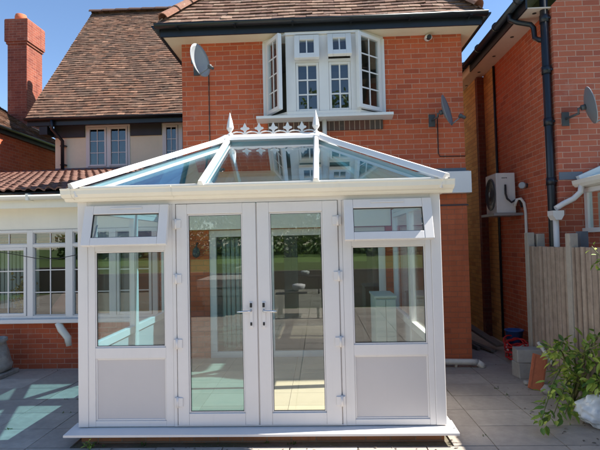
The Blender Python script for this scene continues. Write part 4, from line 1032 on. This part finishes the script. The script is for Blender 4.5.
tree(13.5, -34, 1.5, 3, 'tall garden tree behind the right hand pair, mirrored in the glass', 1.9, t0)
hg = MB(); random.seed(4)
for k in range(9000):
    p = Vector((random.uniform(-16,20), -23+random.gauss(0,.5), random.uniform(.9,2.7))); nrm = Vector((random.gauss(0,1), random.gauss(0,1), random.gauss(.4,1))).normalized(); s1 = nrm.orthogonal().normalized()*.16; s2 = nrm.cross(s1)
    hg.bm.faces.new([hg.bm.verts.new(p+s1), hg.bm.verts.new(p+s2*.6), hg.bm.verts.new(p-s1), hg.bm.verts.new(p-s2*.6)])
tag(hg.build('hedge', 'treeleaf', None, (2, -23, 0), recalc=False), 'long dark hedge across the garden, mirrored in the glass', 'hedge')

gt = thing('garden_table', (1.75, -7.3, 0), 'dark slatted garden table on the patio, mirrored in the right door', 'table')
mb = MB()
for k in range(7): mb.box(1.2, 2.3, -7.72+k*.125, -7.61+k*.125, .60, .625)
mb.build('table_top', 'gate', gt)
for x in (1.25, 2.19):
    for y in (-7.68, -6.95): mb = MB(); mb.box(x, x+.06, y, y+.06, 0, .599); mb.build('leg', 'gate', gt)
mb = MB(); mb.lathe([(.10,0),(.14,.04),(.17,.12),(.16,.15),(.08,.17)], 14, True, (1.75, -7.3, .626)); tag(mb.build('folded_cloth', 'bag', None, (1.75, -7.3, .626)), 'white bundle lying on the dark garden table, mirrored in the right door', 'cloth')
# things behind the ground floor window
lm = thing('table_lamp', (-1.72, YW+.5, .85), 'lamp with a salmon conical shade inside the right pane of the ground floor bay window', 'lamp')
mb = MB(); mb.lathe([(.05,-.3),(.03,0),(.02,.06)], 14, True, (-1.72, YW+.5, .8)); mb.build('base', 'wood', lm)
mb = MB(); mb.lathe([(.30,0),(.24,.12),(.05,.36),(.02,.38)], 24, True, (-1.72, YW+.5, .82)); mb.build('lamp_shade', 'salmon', lm)
mb = MB(); random.seed(9)
for k in range(260):
    p = Vector((-2.36+random.gauss(0,.10), YW+.32+random.gauss(0,.05), 1.05+random.gauss(0,.13))); leaf(mb.bm, p, (random.gauss(0,1), random.gauss(0,1), random.gauss(.5,1)), .07, .04)
tag(mb.build('dried_flowers', 'straw', None, (-2.36, YW+.32, .85), recalc=False), 'bunch of straw coloured dried flowers inside the opening pane of the bay window', 'flowers')

lt_ = MB(); random.seed(77)
for k in range(230):
    if k % 3 == 0: x, y = random.uniform(4.4, 5.05), random.uniform(-.9, 2.0)
    elif k % 3 == 1: x, y = random.uniform(-.1, 3.6), random.uniform(-.20, -.06)
    else: x, y = random.choice([(random.uniform(3.45, 3.6), random.uniform(0, 2.4)), (random.uniform(-2.6, -.1), random.uniform(2.35, 2.6)), (random.uniform(4.3, 5.3), random.uniform(2.0, 4.0))])
    zz = .004 if not (k % 3 == 1 and y > -.12) else -.006
    leaf(lt_.bm, (x, y, zz), (random.gauss(0,1), random.gauss(0,1), .1), random.uniform(.012,.04), random.uniform(.008,.02), (0,0,1))
tag(lt_.build('leaf_litter', 'wood', recalc=False), 'dry leaf litter and grit scattered on the paving by the walls and fence', None, None, 'stuff')
wd = MB(); random.seed(33)
for q in range(26):
    if q < 9: cx_, cy_ = random.choice([3.45, 3.78, 4.38, 4.98])+random.gauss(0,.01), random.uniform(-.6, 1.9)
    elif q < 18: cx_, cy_ = random.uniform(-.1, 3.5), -.05+random.gauss(0,.02)
    else: cx_, cy_ = random.uniform(-2.6, -.05), random.choice([.33, .78, 1.23])+random.gauss(0,.006)
    for k in range(random.randint(4, 9)): leaf(wd.bm, (cx_+random.gauss(0,.012), cy_+random.gauss(0,.008), -.006), (random.gauss(0,1), random.gauss(0,1), random.uniform(.4,1.6)), random.uniform(.012,.035), random.uniform(.006,.012))
tag(wd.build('joint_weeds', 'treeleaf', recalc=False), 'tiny weeds and moss sprouting in the paving joints', None, None, 'stuff')
cb_ = thing('low_cabinet', (3.12, 1.95, .14), 'pale mint cabinet inside the right corner of the conservatory', 'cabinet')
mb = MB(); mb.box(2.98, 3.24, 1.72, 2.3, .16, 1.08, .004); mb.build('carcass', 'mint', cb_)
mb = MB(); mb.box(2.965, 3.255, 1.70, 2.32, 1.082, 1.11, .004); mb.build('top', 'mint', cb_)
mb = MB(); mb.box(2.985, 3.107, 1.70, 1.718, .18, 1.06, .003); mb.build('door', 'mint', cb_)
mb = MB(); mb.box(3.113, 3.235, 1.70, 1.718, .18, 1.06, .003); mb.build('door', 'mint', cb_)

# ================================================================== LIGHT
SUN = Vector((.640, .052, .767)).normalized()
elev = math.asin(SUN.z)
world = bpy.data.worlds.new('World'); scene.world = world; world.use_nodes = True
nt = world.node_tree; bg = nt.nodes['Background']
sky = nt.nodes.new('ShaderNodeTexSky'); sky.sky_type = 'NISHITA'; sky.sun_disc = False
sky.sun_elevation = elev; sky.sun_rotation = math.atan2(SUN.x, SUN.y); sky.air_density = 1.0; sky.dust_density = 0.0; sky.ozone_density = 4.0; sky.altitude = 300
nt.links.new(sky.outputs[0], bg.inputs[0]); bg.inputs[1].default_value = .09
sd = bpy.data.lights.new('sun', 'SUN'); sd.energy = 5.0; sd.angle = R(.5); sd.color = (1, .95, .86)
so_ = bpy.data.objects.new('sun', sd); COL.objects.link(so_); so_.rotation_euler = SUN.to_track_quat('Z', 'Y').to_euler(); so_.location = (10, 2, 12)
vs = scene.view_settings; vs.view_transform = 'Standard'; vs.look = 'None'; vs.gamma = 1; vs.exposure = 1.28; vs.use_curve_mapping = False
scene.render.engine = 'CYCLES'
scene.cycles.max_bounces = 12; scene.cycles.transparent_max_bounces = 24; scene.cycles.glossy_bounces = 5; scene.cycles.diffuse_bounces = 5
